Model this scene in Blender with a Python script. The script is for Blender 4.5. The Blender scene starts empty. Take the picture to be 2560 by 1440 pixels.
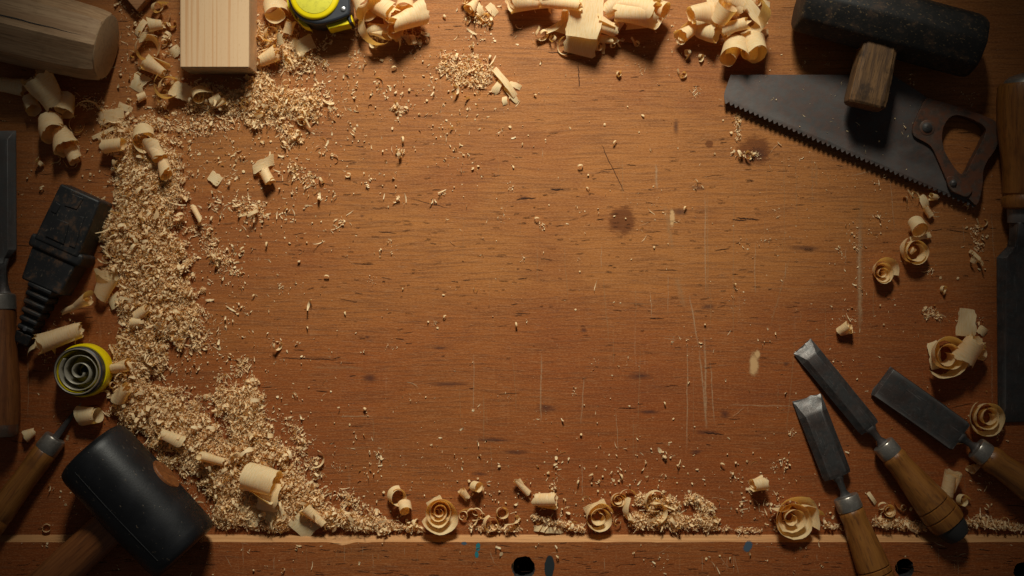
import bpy, bmesh, math, random
import numpy as np
from mathutils import Vector, Matrix, noise as mnoise

# ------------------------------------------------------------------ camera, world, light
SC = bpy.context.scene
COL = SC.collection
H = 1.2                     # camera height over the bench, metres
U = 1.0 / 2560              # one photograph pixel on the bench top, metres
R = math.radians

cam = bpy.data.objects.new('camera', bpy.data.cameras.new('camera'))
COL.objects.link(cam)
cam.location = (0, 0, H)
cam.data.sensor_width = 36
cam.data.lens = 36 * H
cam.data.clip_start = 0.05
cam.data.clip_end = 50
SC.camera = cam

W = bpy.data.worlds.new('World'); SC.world = W; W.use_nodes = True
W.node_tree.nodes['Background'].inputs[0].default_value = (1.0, 0.95, 0.9, 1)
W.node_tree.nodes['Background'].inputs[1].default_value = 0.034

def aim(o, target):
    d = Vector(target) - o.location
    o.rotation_euler = d.to_track_quat('-Z', 'Y').to_euler()

key = bpy.data.lights.new('key_lamp', 'SPOT')
key.energy = 122; key.color = (0.96, 0.93, 0.80)
key.spot_size = R(42); key.spot_blend = 1.0; key.shadow_soft_size = 0.16
ko = bpy.data.objects.new('key_lamp', key); COL.objects.link(ko)
ko.location = (-0.01, 1.08, 0.90); aim(ko, (-0.01, 0.08, 0))

SC.view_settings.view_transform = 'Standard'
SC.view_settings.look = 'None'
SC.view_settings.gamma = 1
SC.view_settings.exposure = 0
SC.view_settings.use_curve_mapping = False
SC.cycles.max_bounces = 8
SC.cycles.diffuse_bounces = 4
SC.cycles.transparent_max_bounces = 12

# ------------------------------------------------------------------ helpers
def at(px, py, z=0.0):
    k = (H - z) / H
    return Vector(((px - 1280) * U * k, (720 - py) * U * k, z))

class G:
    """small node-graph writer"""
    def __init__(s, name):
        s.m = bpy.data.materials.new(name); s.m.use_nodes = True
        s.nt = s.m.node_tree; s.n = s.nt.nodes; s.l = s.nt.links
        s.b = s.n['Principled BSDF']; s.out = s.n['Material Output']
        s.tc = s.n.new('ShaderNodeTexCoord')
    def set(s, sock, v):
        if isinstance(v, bpy.types.NodeSocket): s.l.new(v, sock)
        elif isinstance(v, tuple) and len(v) == 3 and sock.type == 'RGBA': sock.default_value = (*v, 1)
        else: sock.default_value = v
    def math(s, op, a, b=0.0, c=None, clamp=False):
        n = s.n.new('ShaderNodeMath'); n.operation = op; n.use_clamp = clamp
        s.set(n.inputs[0], a); s.set(n.inputs[1], b)
        if c is not None: s.set(n.inputs[2], c)
        return n.outputs[0]
    def map(s, vec, scale=(1, 1, 1), loc=(0, 0, 0), rot=(0, 0, 0)):
        n = s.n.new('ShaderNodeMapping'); s.l.new(vec, n.inputs[0])
        n.inputs['Scale'].default_value = scale; n.inputs['Location'].default_value = loc; n.inputs['Rotation'].default_value = rot
        return n.outputs[0]
    def noise(s, vec, scale=1, detail=4, rough=.55, dist=0):
        n = s.n.new('ShaderNodeTexNoise'); s.l.new(vec, n.inputs['Vector'])
        n.inputs['Scale'].default_value = scale; n.inputs['Detail'].default_value = detail
        n.inputs['Roughness'].default_value = rough; n.inputs['Distortion'].default_value = dist
        return n.outputs['Fac']
    def step(s, v, lo, hi):
        n = s.n.new('ShaderNodeMapRange'); n.interpolation_type = 'SMOOTHSTEP'
        s.set(n.inputs[0], v); n.inputs[1].default_value = lo; n.inputs[2].default_value = hi
        return n.outputs[0]
    def mix(s, f, a, b, mode='MIX'):
        n = s.n.new('ShaderNodeMix'); n.data_type = 'RGBA'; n.blend_type = mode
        s.set(n.inputs[0], f); s.set(n.inputs[6], a); s.set(n.inputs[7], b)
        return n.outputs[2]
    def sep(s, vec):
        n = s.n.new('ShaderNodeSeparateXYZ'); s.l.new(vec, n.inputs[0]); return n.outputs
    def bump(s, h, strength=.3, dist=.001):
        n = s.n.new('ShaderNodeBump'); s.set(n.inputs['Height'], h)
        n.inputs['Strength'].default_value = strength; n.inputs['Distance'].default_value = dist
        s.l.new(n.outputs[0], s.b.inputs['Normal']); return n.outputs[0]
    def pbr(s, col=None, rough=None, metal=None, spec=None):
        if col is not None: s.set(s.b.inputs['Base Color'], col)
        if rough is not None: s.set(s.b.inputs['Roughness'], rough)
        if metal is not None: s.set(s.b.inputs['Metallic'], metal)
        if spec is not None: s.set(s.b.inputs['Specular IOR Level'], spec)

# ------------------------------------------------------------------ materials
def bench_material(name, dark=0.0, seed=0.0):
    g = G(name); o = g.map(g.tc.outputs['Object'], loc=(seed, seed, 0))
    big = g.noise(g.map(o, (2.2, 6, 1)), 1, 3)
    warp = g.noise(g.map(o, (5, 12, 1)), 1, 2)
    xyz = g.sep(o)
    y2 = g.math('MULTIPLY_ADD', warp, 0.016, xyz[1])
    cmb = g.n.new('ShaderNodeCombineXYZ'); g.l.new(xyz[0], cmb.inputs[0]); g.l.new(y2, cmb.inputs[1]); g.l.new(xyz[2], cmb.inputs[2])
    v = cmb.outputs[0]
    band = g.noise(g.map(v, (2.6, 42, 1)), 1, 5, .6)
    fine = g.noise(g.map(v, (18, 420, 1)), 1, 4, .6)
    vfine = g.noise(g.map(v, (70, 900, 1)), 1, 2, .6)
    dash = g.step(g.noise(g.map(v, (60, 900, 1), loc=(3, 7, 0)), 1, 3, .55), .60, .70)
    region = g.step(g.noise(g.map(o, (5, 9, 1), loc=(9, 2, 0)), 1, 2), .42, .60)
    dash = g.math('MULTIPLY', g.math('MULTIPLY', dash, region), .55)
    # worn tan centre-top, redder varnish toward the front edge
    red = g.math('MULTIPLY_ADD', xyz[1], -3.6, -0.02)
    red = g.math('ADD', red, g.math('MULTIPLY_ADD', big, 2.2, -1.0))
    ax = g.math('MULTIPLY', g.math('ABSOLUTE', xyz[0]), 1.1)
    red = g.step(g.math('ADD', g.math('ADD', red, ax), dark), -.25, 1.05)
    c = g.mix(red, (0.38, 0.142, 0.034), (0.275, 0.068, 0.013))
    c = g.mix(g.math('MULTIPLY', g.step(band, .35, .72), .6), c, g.mix(.40, c, (0.16, 0.05, 0.017)))
    c = g.mix(g.math('MULTIPLY', g.step(fine, .42, .70), .55), c, (0.11, 0.037, 0.012))
    c = g.mix(g.math('MULTIPLY', g.step(vfine, .50, .72), .35), c, (0.42, 0.20, 0.085))
    c = g.mix(g.math('MULTIPLY', dash, .85), c, (0.040, 0.015, 0.006))
    # grimy blotches
    bl = g.step(g.noise(g.map(o, (9, 16, 1), loc=(4, 4, 0)), 1, 5, .65), .60, .78)
    c = g.mix(g.math('MULTIPLY', bl, .45), c, (0.13, 0.034, 0.014))
    b2 = g.step(g.noise(g.map(o, (4.5, 6, 1), loc=(2, 8, 0)), 1, 5, .6), .48, .66)
    c = g.mix(g.math('MULTIPLY', b2, .40), c, (0.21, 0.050, 0.012))
    iso = g.noise(g.map(o, (420, 800, 1)), 1, 3, .75)
    c = g.mix(g.math('MULTIPLY', g.step(iso, .50, .68), .42), c, (0.13, 0.040, 0.012))
    c = g.mix(g.math('MULTIPLY', g.step(iso, .50, .34), .30), c, (0.47, 0.22, 0.085))
    # dust-light rubbing, runs across the grain
    rub = g.step(g.noise(g.map(o, (110, 9, 1), loc=(1, 5, 0)), 1, 4, .7), .62, .80)
    rub = g.math('MULTIPLY', rub, g.step(g.noise(g.map(o, (4, 4, 1), loc=(6, 1, 0)), 1, 2), .45, .62))
    c = g.mix(g.math('MULTIPLY', rub, .35), c, (0.5, 0.30, 0.17))
    g.pbr(c, g.math('MULTIPLY_ADD', fine, .25, .40), 0, .24)
    h = g.math('SUBTRACT', g.math('ADD', g.math('MULTIPLY', iso, -.9), g.math('MULTIPLY_ADD', fine, .6, g.math('MULTIPLY', vfine, .4))), g.math('MULTIPLY', dash, 1.2))
    g.bump(h, .55, .0005)
    return g.m

def decal_material(name, col, strength=.8, scale=400, soft=.35, radial=False, streak=None, amp=1.0):
    g = G(name)
    uv = g.sep(g.tc.outputs['UV']); o = g.tc.outputs['Object']
    nz = g.noise(g.map(o, streak or (scale, scale, 1)), 1, 4, .7)
    if radial:
        a = g.step(g.math('ADD', g.math('SUBTRACT', 1.0, uv[0]), g.math('MULTIPLY_ADD', nz, amp, -.62 * amp)), 0, soft)
    else:
        edge = g.math('SUBTRACT', 1.0, g.math('ABSOLUTE', g.math('MULTIPLY_ADD', uv[1], 2.0, -1.0)))
        ends = g.math('SUBTRACT', 1.0, g.math('POWER', g.math('ABSOLUTE', g.math('MULTIPLY_ADD', uv[0], 2.0, -1.0)), 4.0))
        a = g.math('MULTIPLY', g.step(g.math('ADD', edge, g.math('MULTIPLY_ADD', nz, 1.7, -1.0)), 0, soft), ends)
    a = g.math('MULTIPLY', a, strength, clamp=True)
    g.pbr(col, .7, 0, .15); g.set(g.b.inputs['Alpha'], a)
    return g.m

def shaving_material(name, base=(0.97, 0.83, 0.52), glow=(1.0, 0.57, 0.11), trans=.38):
    g = G(name); uv = g.tc.outputs['UV']
    st = g.noise(g.map(uv, (3, 26, 1)), 1, 4, .65)
    ri = g.n.new('ShaderNodeNewGeometry').outputs['Random Per Island']
    c = g.mix(g.step(st, .40, .72), base, (0.86, 0.63, 0.29))
    c = g.mix(g.math('MULTIPLY', ri, .45), c, (0.76, 0.50, 0.22))
    g.pbr(c, .55, 0, .3)
    t = g.n.new('ShaderNodeBsdfTranslucent'); g.set(t.inputs[0], glow)
    mx = g.n.new('ShaderNodeMixShader'); mx.inputs[0].default_value = trans
    g.l.new(g.b.outputs[0], mx.inputs[1]); g.l.new(t.outputs[0], mx.inputs[2]); g.l.new(mx.outputs[0], g.out.inputs[0])
    g.bump(st, .6, .0007)
    return g.m

def wood_material(name, a, b, c3, scale=(8, 260, 260), rough=.5, spec=.35, grime=.3, ringy=0):
    """grain runs along local X"""
    g = G(name); o = g.tc.outputs['Object']
    n1 = g.noise(g.map(o, scale), 1, 5, .6, .3)
    n2 = g.noise(g.map(o, (scale[0] * 5, scale[1] * 3, scale[2] * 3)), 1, 3, .6)
    c = g.mix(g.step(n1, .36, .66), a, b)
    c = g.mix(g.math('MULTIPLY', g.step(n2, .52, .70), .6), c, c3)
    d = g.step(g.noise(o, 45, 5, .65), .52, .72)
    c = g.mix(g.math('MULTIPLY', d, grime), c, c3)
    g.pbr(c, g.math('MULTIPLY_ADD', n2, .25, rough - .1), 0, spec)
    g.bump(g.math('ADD', n1, n2), .4, .0006)
    return g.m

def metal_material(name, col=(0.07, 0.07, 0.078), worn=(0.30, 0.30, 0.31), rough=.46, rust=0.0, metal=.75):
    g = G(name); o = g.tc.outputs['Object']
    n = g.noise(o, 60, 6, .7); f = g.noise(o, 900, 3, .6); sc_ = g.noise(g.map(o, (40, 1200, 400)), 1, 3, .6)
    c = g.mix(g.step(n, .38, .70), col, (col[0] * .45, col[1] * .45, col[2] * .45))
    c = g.mix(g.math('MULTIPLY', g.step(sc_, .60, .76), .35), c, worn)
    c = g.mix(g.math('MULTIPLY', g.step(f, .66, .78), .5), c, worn)
    pt = g.n.new('ShaderNodeNewGeometry').outputs['Pointiness']
    c = g.mix(g.math('MULTIPLY', g.step(pt, .515, .60), .55), c, worn)
    c = g.mix(g.math('MULTIPLY', g.step(g.noise(o, 230, 4, .8), .52, .66), .4), c, tuple(x * 2.0 for x in col))
    if rust: c = g.mix(g.math('MULTIPLY', g.step(g.noise(o, 110, 5, .7), .40, .60), rust), c, (0.16, 0.055, 0.025))
    g.pbr(c, g.math('MULTIPLY_ADD', n, .35, rough - .15), metal, .5)
    g.bump(g.math('ADD', n, g.math('MULTIPLY', f, .4)), .35, .0006)
    return g.m

def rubber_material(name, col, spots, rough=.42, thr=.68, sc=260, brown=0.0):
    g = G(name); o = g.tc.outputs['Object']
    n = g.noise(o, 35, 4, .6); s1 = g.step(g.noise(g.map(o, (sc * .6, sc, sc)), 1, 3, .7), thr, thr + .06)
    c = g.mix(g.step(n, .4, .7), col, tuple(x * 1.7 for x in col))
    if brown: c = g.mix(g.math('MULTIPLY', g.step(g.noise(o, 70, 6, .75), .50, .66), brown), c, (0.15, 0.075, 0.035))
    c = g.mix(g.math('MULTIPLY', s1, .65), c, spots)
    g.pbr(c, g.math('MULTIPLY_ADD', n, .3, rough - .12), 0, .4)
    g.bump(g.math('ADD', g.noise(o, 500, 4, .7), s1), .22, .0004)
    return g.m

def plain(name, col, rough=.5, metal=0, spec=.5, var=.25, sc=120):
    g = G(name); o = g.tc.outputs['Object']; n = g.noise(o, sc, 5, .7)
    c = g.mix(g.math('MULTIPLY', g.step(n, .45, .72), var), col, tuple(x * .35 for x in col))
    g.pbr(c, g.math('MULTIPLY_ADD', n, .25, rough - .1), metal, spec); g.bump(n, .15, .0005)
    return g.m

M = {}
M['bench'] = bench_material('bench_wood')
M['rail'] = bench_material('rail_wood', dark=-.25, seed=.0)
M['bare'] = wood_material('bare_edge_wood', (0.50, 0.26, 0.105), (0.40, 0.19, 0.07), (0.24, 0.10, 0.035), (6, 300, 300), .6, .3, .15)
M['scratch'] = decal_material('pale_scratch', (0.54, 0.33, 0.18), .60, 330, 1.1)
M['scratch2'] = decal_material('faint_scratch', (0.46, 0.26, 0.12), .36, 300, 1.2)
M['crack'] = decal_material('dark_crack', (0.030, 0.012, 0.007), .92, 700, .4)
M['stain'] = decal_material('brown_stain', (0.15, 0.045, 0.016), .50, 0, .35, True, (120, 420, 1))
M['grime'] = decal_material('grime_stain', (0.065, 0.030, 0.028), .50, 0, 1.0, True, (90, 420, 1))
M['wear'] = decal_material('worn_bare_patch', (0.62, 0.37, 0.17), .85, 0, .5, True, (180, 260, 1))
M['teal'] = decal_material('teal_paint', (0.02, 0.17, 0.20), .95, 0, .3, True, (260, 260, 1), .6)
M['blue'] = decal_material('blue_paint', (0.06, 0.11, 0.16), .8, 0, .3, True, (260, 260, 1))
M['ink'] = decal_material('dark_plug', (0.02, 0.026, 0.03), .95, 0, .12, True, (260, 260, 1), .3)
M['shaving'] = shaving_material('shaving_wood')
M['dust'] = shaving_material('sawdust_wood', (0.95, 0.80, 0.53), (1.0, 0.55, 0.12), .30)
M['handle'] = wood_material('golden_handle_wood', (0.29, 0.115, 0.022), (0.20, 0.070, 0.013), (0.07, 0.024, 0.007), (9, 240, 240), .38, .5, .45)
M['handle_red'] = wood_material('red_handle_wood', (0.25, 0.088, 0.024), (0.16, 0.050, 0.013), (0.06, 0.020, 0.007), (9, 240, 240), .45, .45, .45)
M['oldwood'] = wood_material('weathered_handle_wood', (0.20, 0.105, 0.042), (0.09, 0.048, 0.024), (0.02, 0.013, 0.010), (22, 330, 330), .6, .3, .75)
M['pale'] = wood_material('pale_mallet_wood', (0.44, 0.28, 0.155), (0.32, 0.185, 0.095), (0.20, 0.12, 0.06), (8, 200, 200), .6, .3, .45)
M['endgrain'] = plain('end_grain', (0.40, 0.27, 0.155), .75, 0, .2, .4, 260)
M['steel'] = metal_material('dark_steel', (0.048, 0.046, 0.045), (0.42, 0.41, 0.40), .48, .12, .4)
M['edge'] = metal_material('ground_steel', (0.12, 0.115, 0.11), (0.6, 0.58, 0.55), .38, .1, .5)
M['ferrule'] = metal_material('ferrule_steel', (0.34, 0.31, 0.27), (0.62, 0.58, 0.52), .30, .1, .75)
M['sawsteel'] = metal_material('saw_steel', (0.044, 0.036, 0.033), (0.15, 0.135, 0.13), .62, .25, .45)
def _saw_haze():
    g = M['sawsteel']; nt = g.node_tree; b = nt.nodes['Principled BSDF']; src = b.inputs['Base Color'].links[0].from_socket
    tc = nt.nodes.new('ShaderNodeTexCoord'); mp = nt.nodes.new('ShaderNodeMapping'); mp.inputs['Scale'].default_value = (11, 17, 1); mp.inputs['Location'].default_value = (.35, .2, 0)
    nz = nt.nodes.new('ShaderNodeTexNoise'); nz.inputs['Scale'].default_value = 1; nz.inputs['Detail'].default_value = 7; nz.inputs['Roughness'].default_value = .68
    mr = nt.nodes.new('ShaderNodeMapRange'); mr.interpolation_type = 'SMOOTHSTEP'; mr.inputs[1].default_value = .46; mr.inputs[2].default_value = .68; mr.inputs[4].default_value = .6
    mx = nt.nodes.new('ShaderNodeMix'); mx.data_type = 'RGBA'; mx.inputs[7].default_value = (.15, .13, .12, 1)
    nt.links.new(tc.outputs['Object'], mp.inputs[0]); nt.links.new(mp.outputs[0], nz.inputs['Vector']); nt.links.new(nz.outputs['Fac'], mr.inputs[0]); nt.links.new(mr.outputs[0], mx.inputs[0])
    nt.links.new(src, mx.inputs[6]); nt.links.new(mx.outputs[2], b.inputs['Base Color'])
_saw_haze()
M['rusty'] = metal_material('rusty_iron', (0.10, 0.062, 0.045), (0.22, 0.16, 0.12), .55, .85, .35)
M['rubber'] = rubber_material('black_rubber', (0.007, 0.0075, 0.009), (0.16, 0.12, 0.08), .40, .645, 300)
M['blackwood'] = rubber_material('black_painted_wood', (0.013, 0.012, 0.011), (0.20, 0.13, 0.06), .52, .60, 480, .3)
M['plugiron'] = rubber_material('grimy_black_casing', (0.016, 0.016, 0.017), (0.18, 0.14, 0.10), .5, .63, 420, .55)
M['yellow'] = plain('yellow_plastic', (0.85, 0.66, 0.0), .4, 0, .5, .10)
M['paper'] = plain('faded_yellow_sticker', (0.72, 0.66, 0.06), .5, 0, .4, .35, 260)
M['black'] = plain('black_plastic', (0.025, 0.028, 0.036), .4, 0, .5, .3)
M['chrome'] = plain('bright_screw_steel', (0.45, 0.45, 0.46), .3, 1, .5, .3, 500)
M['tapesteel'] = plain('tape_steel', (0.42, 0.38, 0.30), .38, .35, .5, .3, 300)
M['dark'] = plain('dark_cap', (0.035, 0.033, 0.032), .5, 0, .4, .3)
M['brownboard'] = wood_material('brown_board_wood', (0.36, 0.17, 0.07), (0.28, 0.12, 0.045), (0.14, 0.05, 0.02))

def pine_material():
    g = G('pine_wood'); o = g.tc.outputs['Object']; x = g.sep(o)
    w = g.n.new('ShaderNodeTexNoise'); g.l.new(g.map(o, (330, 3.5, 60)), w.inputs['Vector']); w.inputs['Scale'].default_value = 1; w.inputs['Detail'].default_value = 2
    big = g.noise(g.map(o, (60, 2, 30)), 1, 3)
    c = g.mix(g.step(w.outputs['Fac'], .50, .66), (0.70, 0.47, 0.27), (0.60, 0.33, 0.155))
    c = g.mix(g.math('MULTIPLY', g.step(big, .4, .7), .3), c, (0.62, 0.36, 0.18))
    sp = g.step(g.noise(g.map(o, (1500, 260, 300)), 1, 2), .58, .72)
    c = g.mix(g.math('MULTIPLY', sp, .3), c, (0.50, 0.28, 0.14))
    g.pbr(c, .6, 0, .3); g.bump(sp, .25, .0003)
    return g.m
M['pine'] = pine_material()

# ------------------------------------------------------------------ object helpers
def tag(o, label=None, cat=None, group=None, kind=None):
    if label: o['label'] = label
    if cat: o['category'] = cat
    if group: o['group'] = group
    if kind: o['kind'] = kind
    return o

def empty(name, label, cat, matrix=None, group=None):
    o = bpy.data.objects.new(name, None); COL.objects.link(o)
    o.empty_display_size = .01
    if matrix is not None: o.matrix_world = matrix
    return tag(o, label, cat, group)

def part(name, bm, mat, parent=None, smooth=True, bevel=0, seg=2, ang=35):
    me = bpy.data.meshes.new(name)
    bmesh.ops.recalc_face_normals(bm, faces=bm.faces)
    bm.to_mesh(me); bm.free()
    for m in (mat if isinstance(mat, (list, tuple)) else [mat]): me.materials.append(M[m])
    o = bpy.data.objects.new(name, me); COL.objects.link(o)
    if parent is not None: o.parent = parent
    if smooth:
        me.polygons.foreach_set('use_smooth', [True] * len(me.polygons))
        me.set_sharp_from_angle(angle=R(ang))
    if bevel:
        b = o.modifiers.new('bevel', 'BEVEL'); b.width = bevel; b.segments = seg; b.limit_method = 'ANGLE'; b.angle_limit = R(30)
        b.harden_normals = False
    return o

def axis_frame(p0, p1, roll=0):
    """matrix with X from p0 to p1, Z as close to up as can be"""
    x = (p1 - p0).normalized(); z = Vector((0, 0, 1)); y = z.cross(x).normalized(); z = x.cross(y)
    m = Matrix((x, y, z)).transposed().to_4x4()
    m.translation = p0
    return m @ Matrix.Rotation(roll, 4, 'X')

def lathe(prof, seg=48, ky=1.0, kz=1.0, facets=None, wob=0, seed=0, offs=(0, 0)):
    """profile [(x, r)] turned about local X; closed at both ends"""
    bm = bmesh.new(); rings = []
    for (x, r) in prof:
        ring = []
        for i in range(seg):
            a = 2 * math.pi * i / seg
            rr = r
            if facets:
                n, amt = facets; h = math.pi / n; aa = (a % (2 * h)) - h
                rr = r * ((1 - amt) + amt * math.cos(h) / math.cos(aa) * 1.03)
            if wob: rr *= 1 + wob * mnoise.noise(Vector((x * 40 + seed, math.cos(a) * 2, math.sin(a) * 2)))
            ring.append(bm.verts.new((x, rr * ky * math.cos(a) + offs[0], rr * kz * math.sin(a) + offs[1])))
        rings.append(ring)
    for a, b in zip(rings, rings[1:]):
        for i in range(seg): bm.faces.new((a[i], a[(i + 1) % seg], b[(i + 1) % seg], b[i]))
    bm.faces.new(rings[0]); bm.faces.new(rings[-1])
    return bm

def loft(sections):
    """sections: lists of equal-length 3D point loops"""
    bm = bmesh.new(); rs = [[bm.verts.new(p) for p in s] for s in sections]; n = len(rs[0])
    for a, b in zip(rs, rs[1:]):
        for i in range(n): bm.faces.new((a[i], a[(i + 1) % n], b[(i + 1) % n], b[i]))
    bm.faces.new(rs[0]); bm.faces.new(rs[-1])
    return bm

def box(x0, x1, y0, y1, z0, z1, bm=None):
    bm = bm or bmesh.new()
    v = [bm.verts.new((x, y, z)) for z in (z0, z1) for x, y in ((x0, y0), (x1, y0), (x1, y1), (x0, y1))]
    for f in ((3, 2, 1, 0), (4, 5, 6, 7), (0, 1, 5, 4), (1, 2, 6, 5), (2, 3, 7, 6), (3, 0, 4, 7)): bm.faces.new([v[i] for i in f])
    return bm

def prism(pts, z0, z1, bm=None):
    bm = bm or bmesh.new()
    a = [bm.verts.new((p[0], p[1], z0)) for p in pts]; b = [bm.verts.new((p[0], p[1], z1)) for p in pts]
    n = len(pts)
    for i in range(n): bm.faces.new((a[i], a[(i + 1) % n], b[(i + 1) % n], b[i]))
    bm.faces.new(a[::-1]); bm.faces.new(b)
    return bm

def smooth_poly(pts, n=5):
    """closed Catmull-Rom through the points"""
    out = []; k = len(pts)
    for i in range(k):
        p0, p1, p2, p3 = (Vector(pts[(i + j) % k][:2]) for j in (-1, 0, 1, 2))
        for j in range(n):
            t = j / n
            out.append(tuple(.5 * ((2 * p1) + (p2 - p0) * t + (2 * p0 - 5 * p1 + 4 * p2 - p3) * t * t + (3 * p1 - p0 - 3 * p2 + p3) * t ** 3)))
    return out

def frame_prism(outer, inner, z0, z1):
    """outer outline with a hole, equal counts, bridged by nearest rotation"""
    bm = bmesh.new(); n = len(outer)
    res = []
    for z in (z0, z1):
        eo = [bm.verts.new((*p[:2], z)) for p in outer]; ei = [bm.verts.new((*p[:2], z)) for p in inner]
        edges = [bm.edges.new((l[i], l[(i + 1) % len(l)])) for l in (eo, ei) for i in range(len(l))]
        bmesh.ops.triangle_fill(bm, use_beauty=True, use_dissolve=False, edges=edges)
        res.append((eo, ei))
    for k in (0, 1):
        a, b = res[0][k], res[1][k]; m = len(a)
        for i in range(m): bm.faces.new((a[i], a[(i + 1) % m], b[(i + 1) % m], b[i]))
    return bm

# ------------------------------------------------------------------ the setting: bench top and front rail
YB = (720 - 1333) * U            # foot of the rail
YT = YB - 0.0070                 # top of its bare inner bevel
ZR = 0.008
rnd = random.Random(7)

class Marks:
    """scratches, cracks and stains laid into the skin of a surface as its own faces"""
    def __init__(s, bm, z, mats): s.bm = bm; s.uv = bm.loops.layers.uv.verify(); s.z = z; s.i = 0; s.mats = mats
    def _z(s): s.i += 1; return s.z + 0.00005 + s.i * 0.0000012
    def P(s, px, py, z): return at(px, py, s.z).to_2d().to_3d() + Vector((0, 0, z))
    def strip(s, pts, w, mat, jitter=0):
        z = s._z(); P = [s.P(x + rnd.uniform(-jitter, jitter), y + rnd.uniform(-jitter, jitter), z) for x, y in pts]
        L = []
        for i, p in enumerate(P):
            t = (P[min(i + 1, len(P) - 1)] - P[max(i - 1, 0)]).normalized(); n = Vector((-t.y, t.x, 0)) * w * U / 2
            L.append((s.bm.verts.new(p + n), s.bm.verts.new(p - n), i / (len(P) - 1)))
        for a, b in zip(L, L[1:]):
            f = s.bm.faces.new((a[0], a[1], b[1], b[0])); f.material_index = s.mats.index(mat)
            for lp, u in zip(f.loops, ((a[2], 0), (a[2], 1), (b[2], 1), (b[2], 0))): lp[s.uv].uv = u
    def blob(s, cx, cy, rx, ry, mat, rot=0):
        z = s._z(); c = s.bm.verts.new(s.P(cx, cy, z)); n = 28; ph = rnd.uniform(0, 9)
        ring = []
        for i in range(n):
            a = 2 * math.pi * i / n; k = 1.15 + .22 * mnoise.noise(Vector((math.cos(a) * 1.6, math.sin(a) * 1.6, ph)))
            x, y = rx * k * math.cos(a), ry * k * math.sin(a)
            ring.append(s.bm.verts.new(s.P(cx + x * math.cos(rot) - y * math.sin(rot), cy + x * math.sin(rot) + y * math.cos(rot), z)))
        for i in range(n):
            f = s.bm.faces.new((c, ring[i], ring[(i + 1) % n])); f.material_index = s.mats.index(mat)
            for lp, u in zip(f.loops, ((0, 0), (1, 0), (1, 0))): lp[s.uv].uv = u

DM = ['bench', 'scratch', 'scratch2', 'crack', 'stain', 'grime', 'wear', 'teal', 'blue', 'ink']
bm = box(-1.0, 1.0, YB - .02, 1.0, -0.045, 0)
mk = Marks(bm, 0, DM)
for a in ((1556, 553, 38, 40), (1885, 378, 50, 42), (1773, 360, 13, 11)): mk.blob(*a, 'stain')
for a in ((1700, 530, 34, 14), (1745, 470, 26, 9), (1770, 768, 26, 10), (1460, 825, 12, 9), (1740, 1130, 24, 8), (1772, 1081, 46, 7), (1812, 1035, 18, 16), (925, 945, 26, 16),
          (1310, 495, 15, 7), (1392, 473, 16, 5), (1965, 910, 9, 9), (1690, 318, 9, 26), (1895, 385, 30, 22), (1200, 1185, 30, 7), (1365, 1020, 36, 14), (1600, 940, 46, 12), (2010, 620, 60, 10), (1120, 960, 70, 9), (1290, 1130, 50, 8), (1620, 1030, 40, 9), (1235, 1100, 60, 8), (918, 843, 9, 5), (1100, 870, 26, 5), (905, 540, 8, 4)): mk.blob(*a, 'grime')
for a in ((1885, 912, 15, 36), (1893, 885, 9, 12), (1680, 545, 9, 26)): mk.blob(*a, 'wear')
def wavy(x0, y0, x1, y1, n=8, j=2):
    return [(x0 + (x1 - x0) * i / n + rnd.uniform(-j, j), y0 + (y1 - y0) * i / n + rnd.uniform(-j, j)) for i in range(n + 1)]
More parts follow.
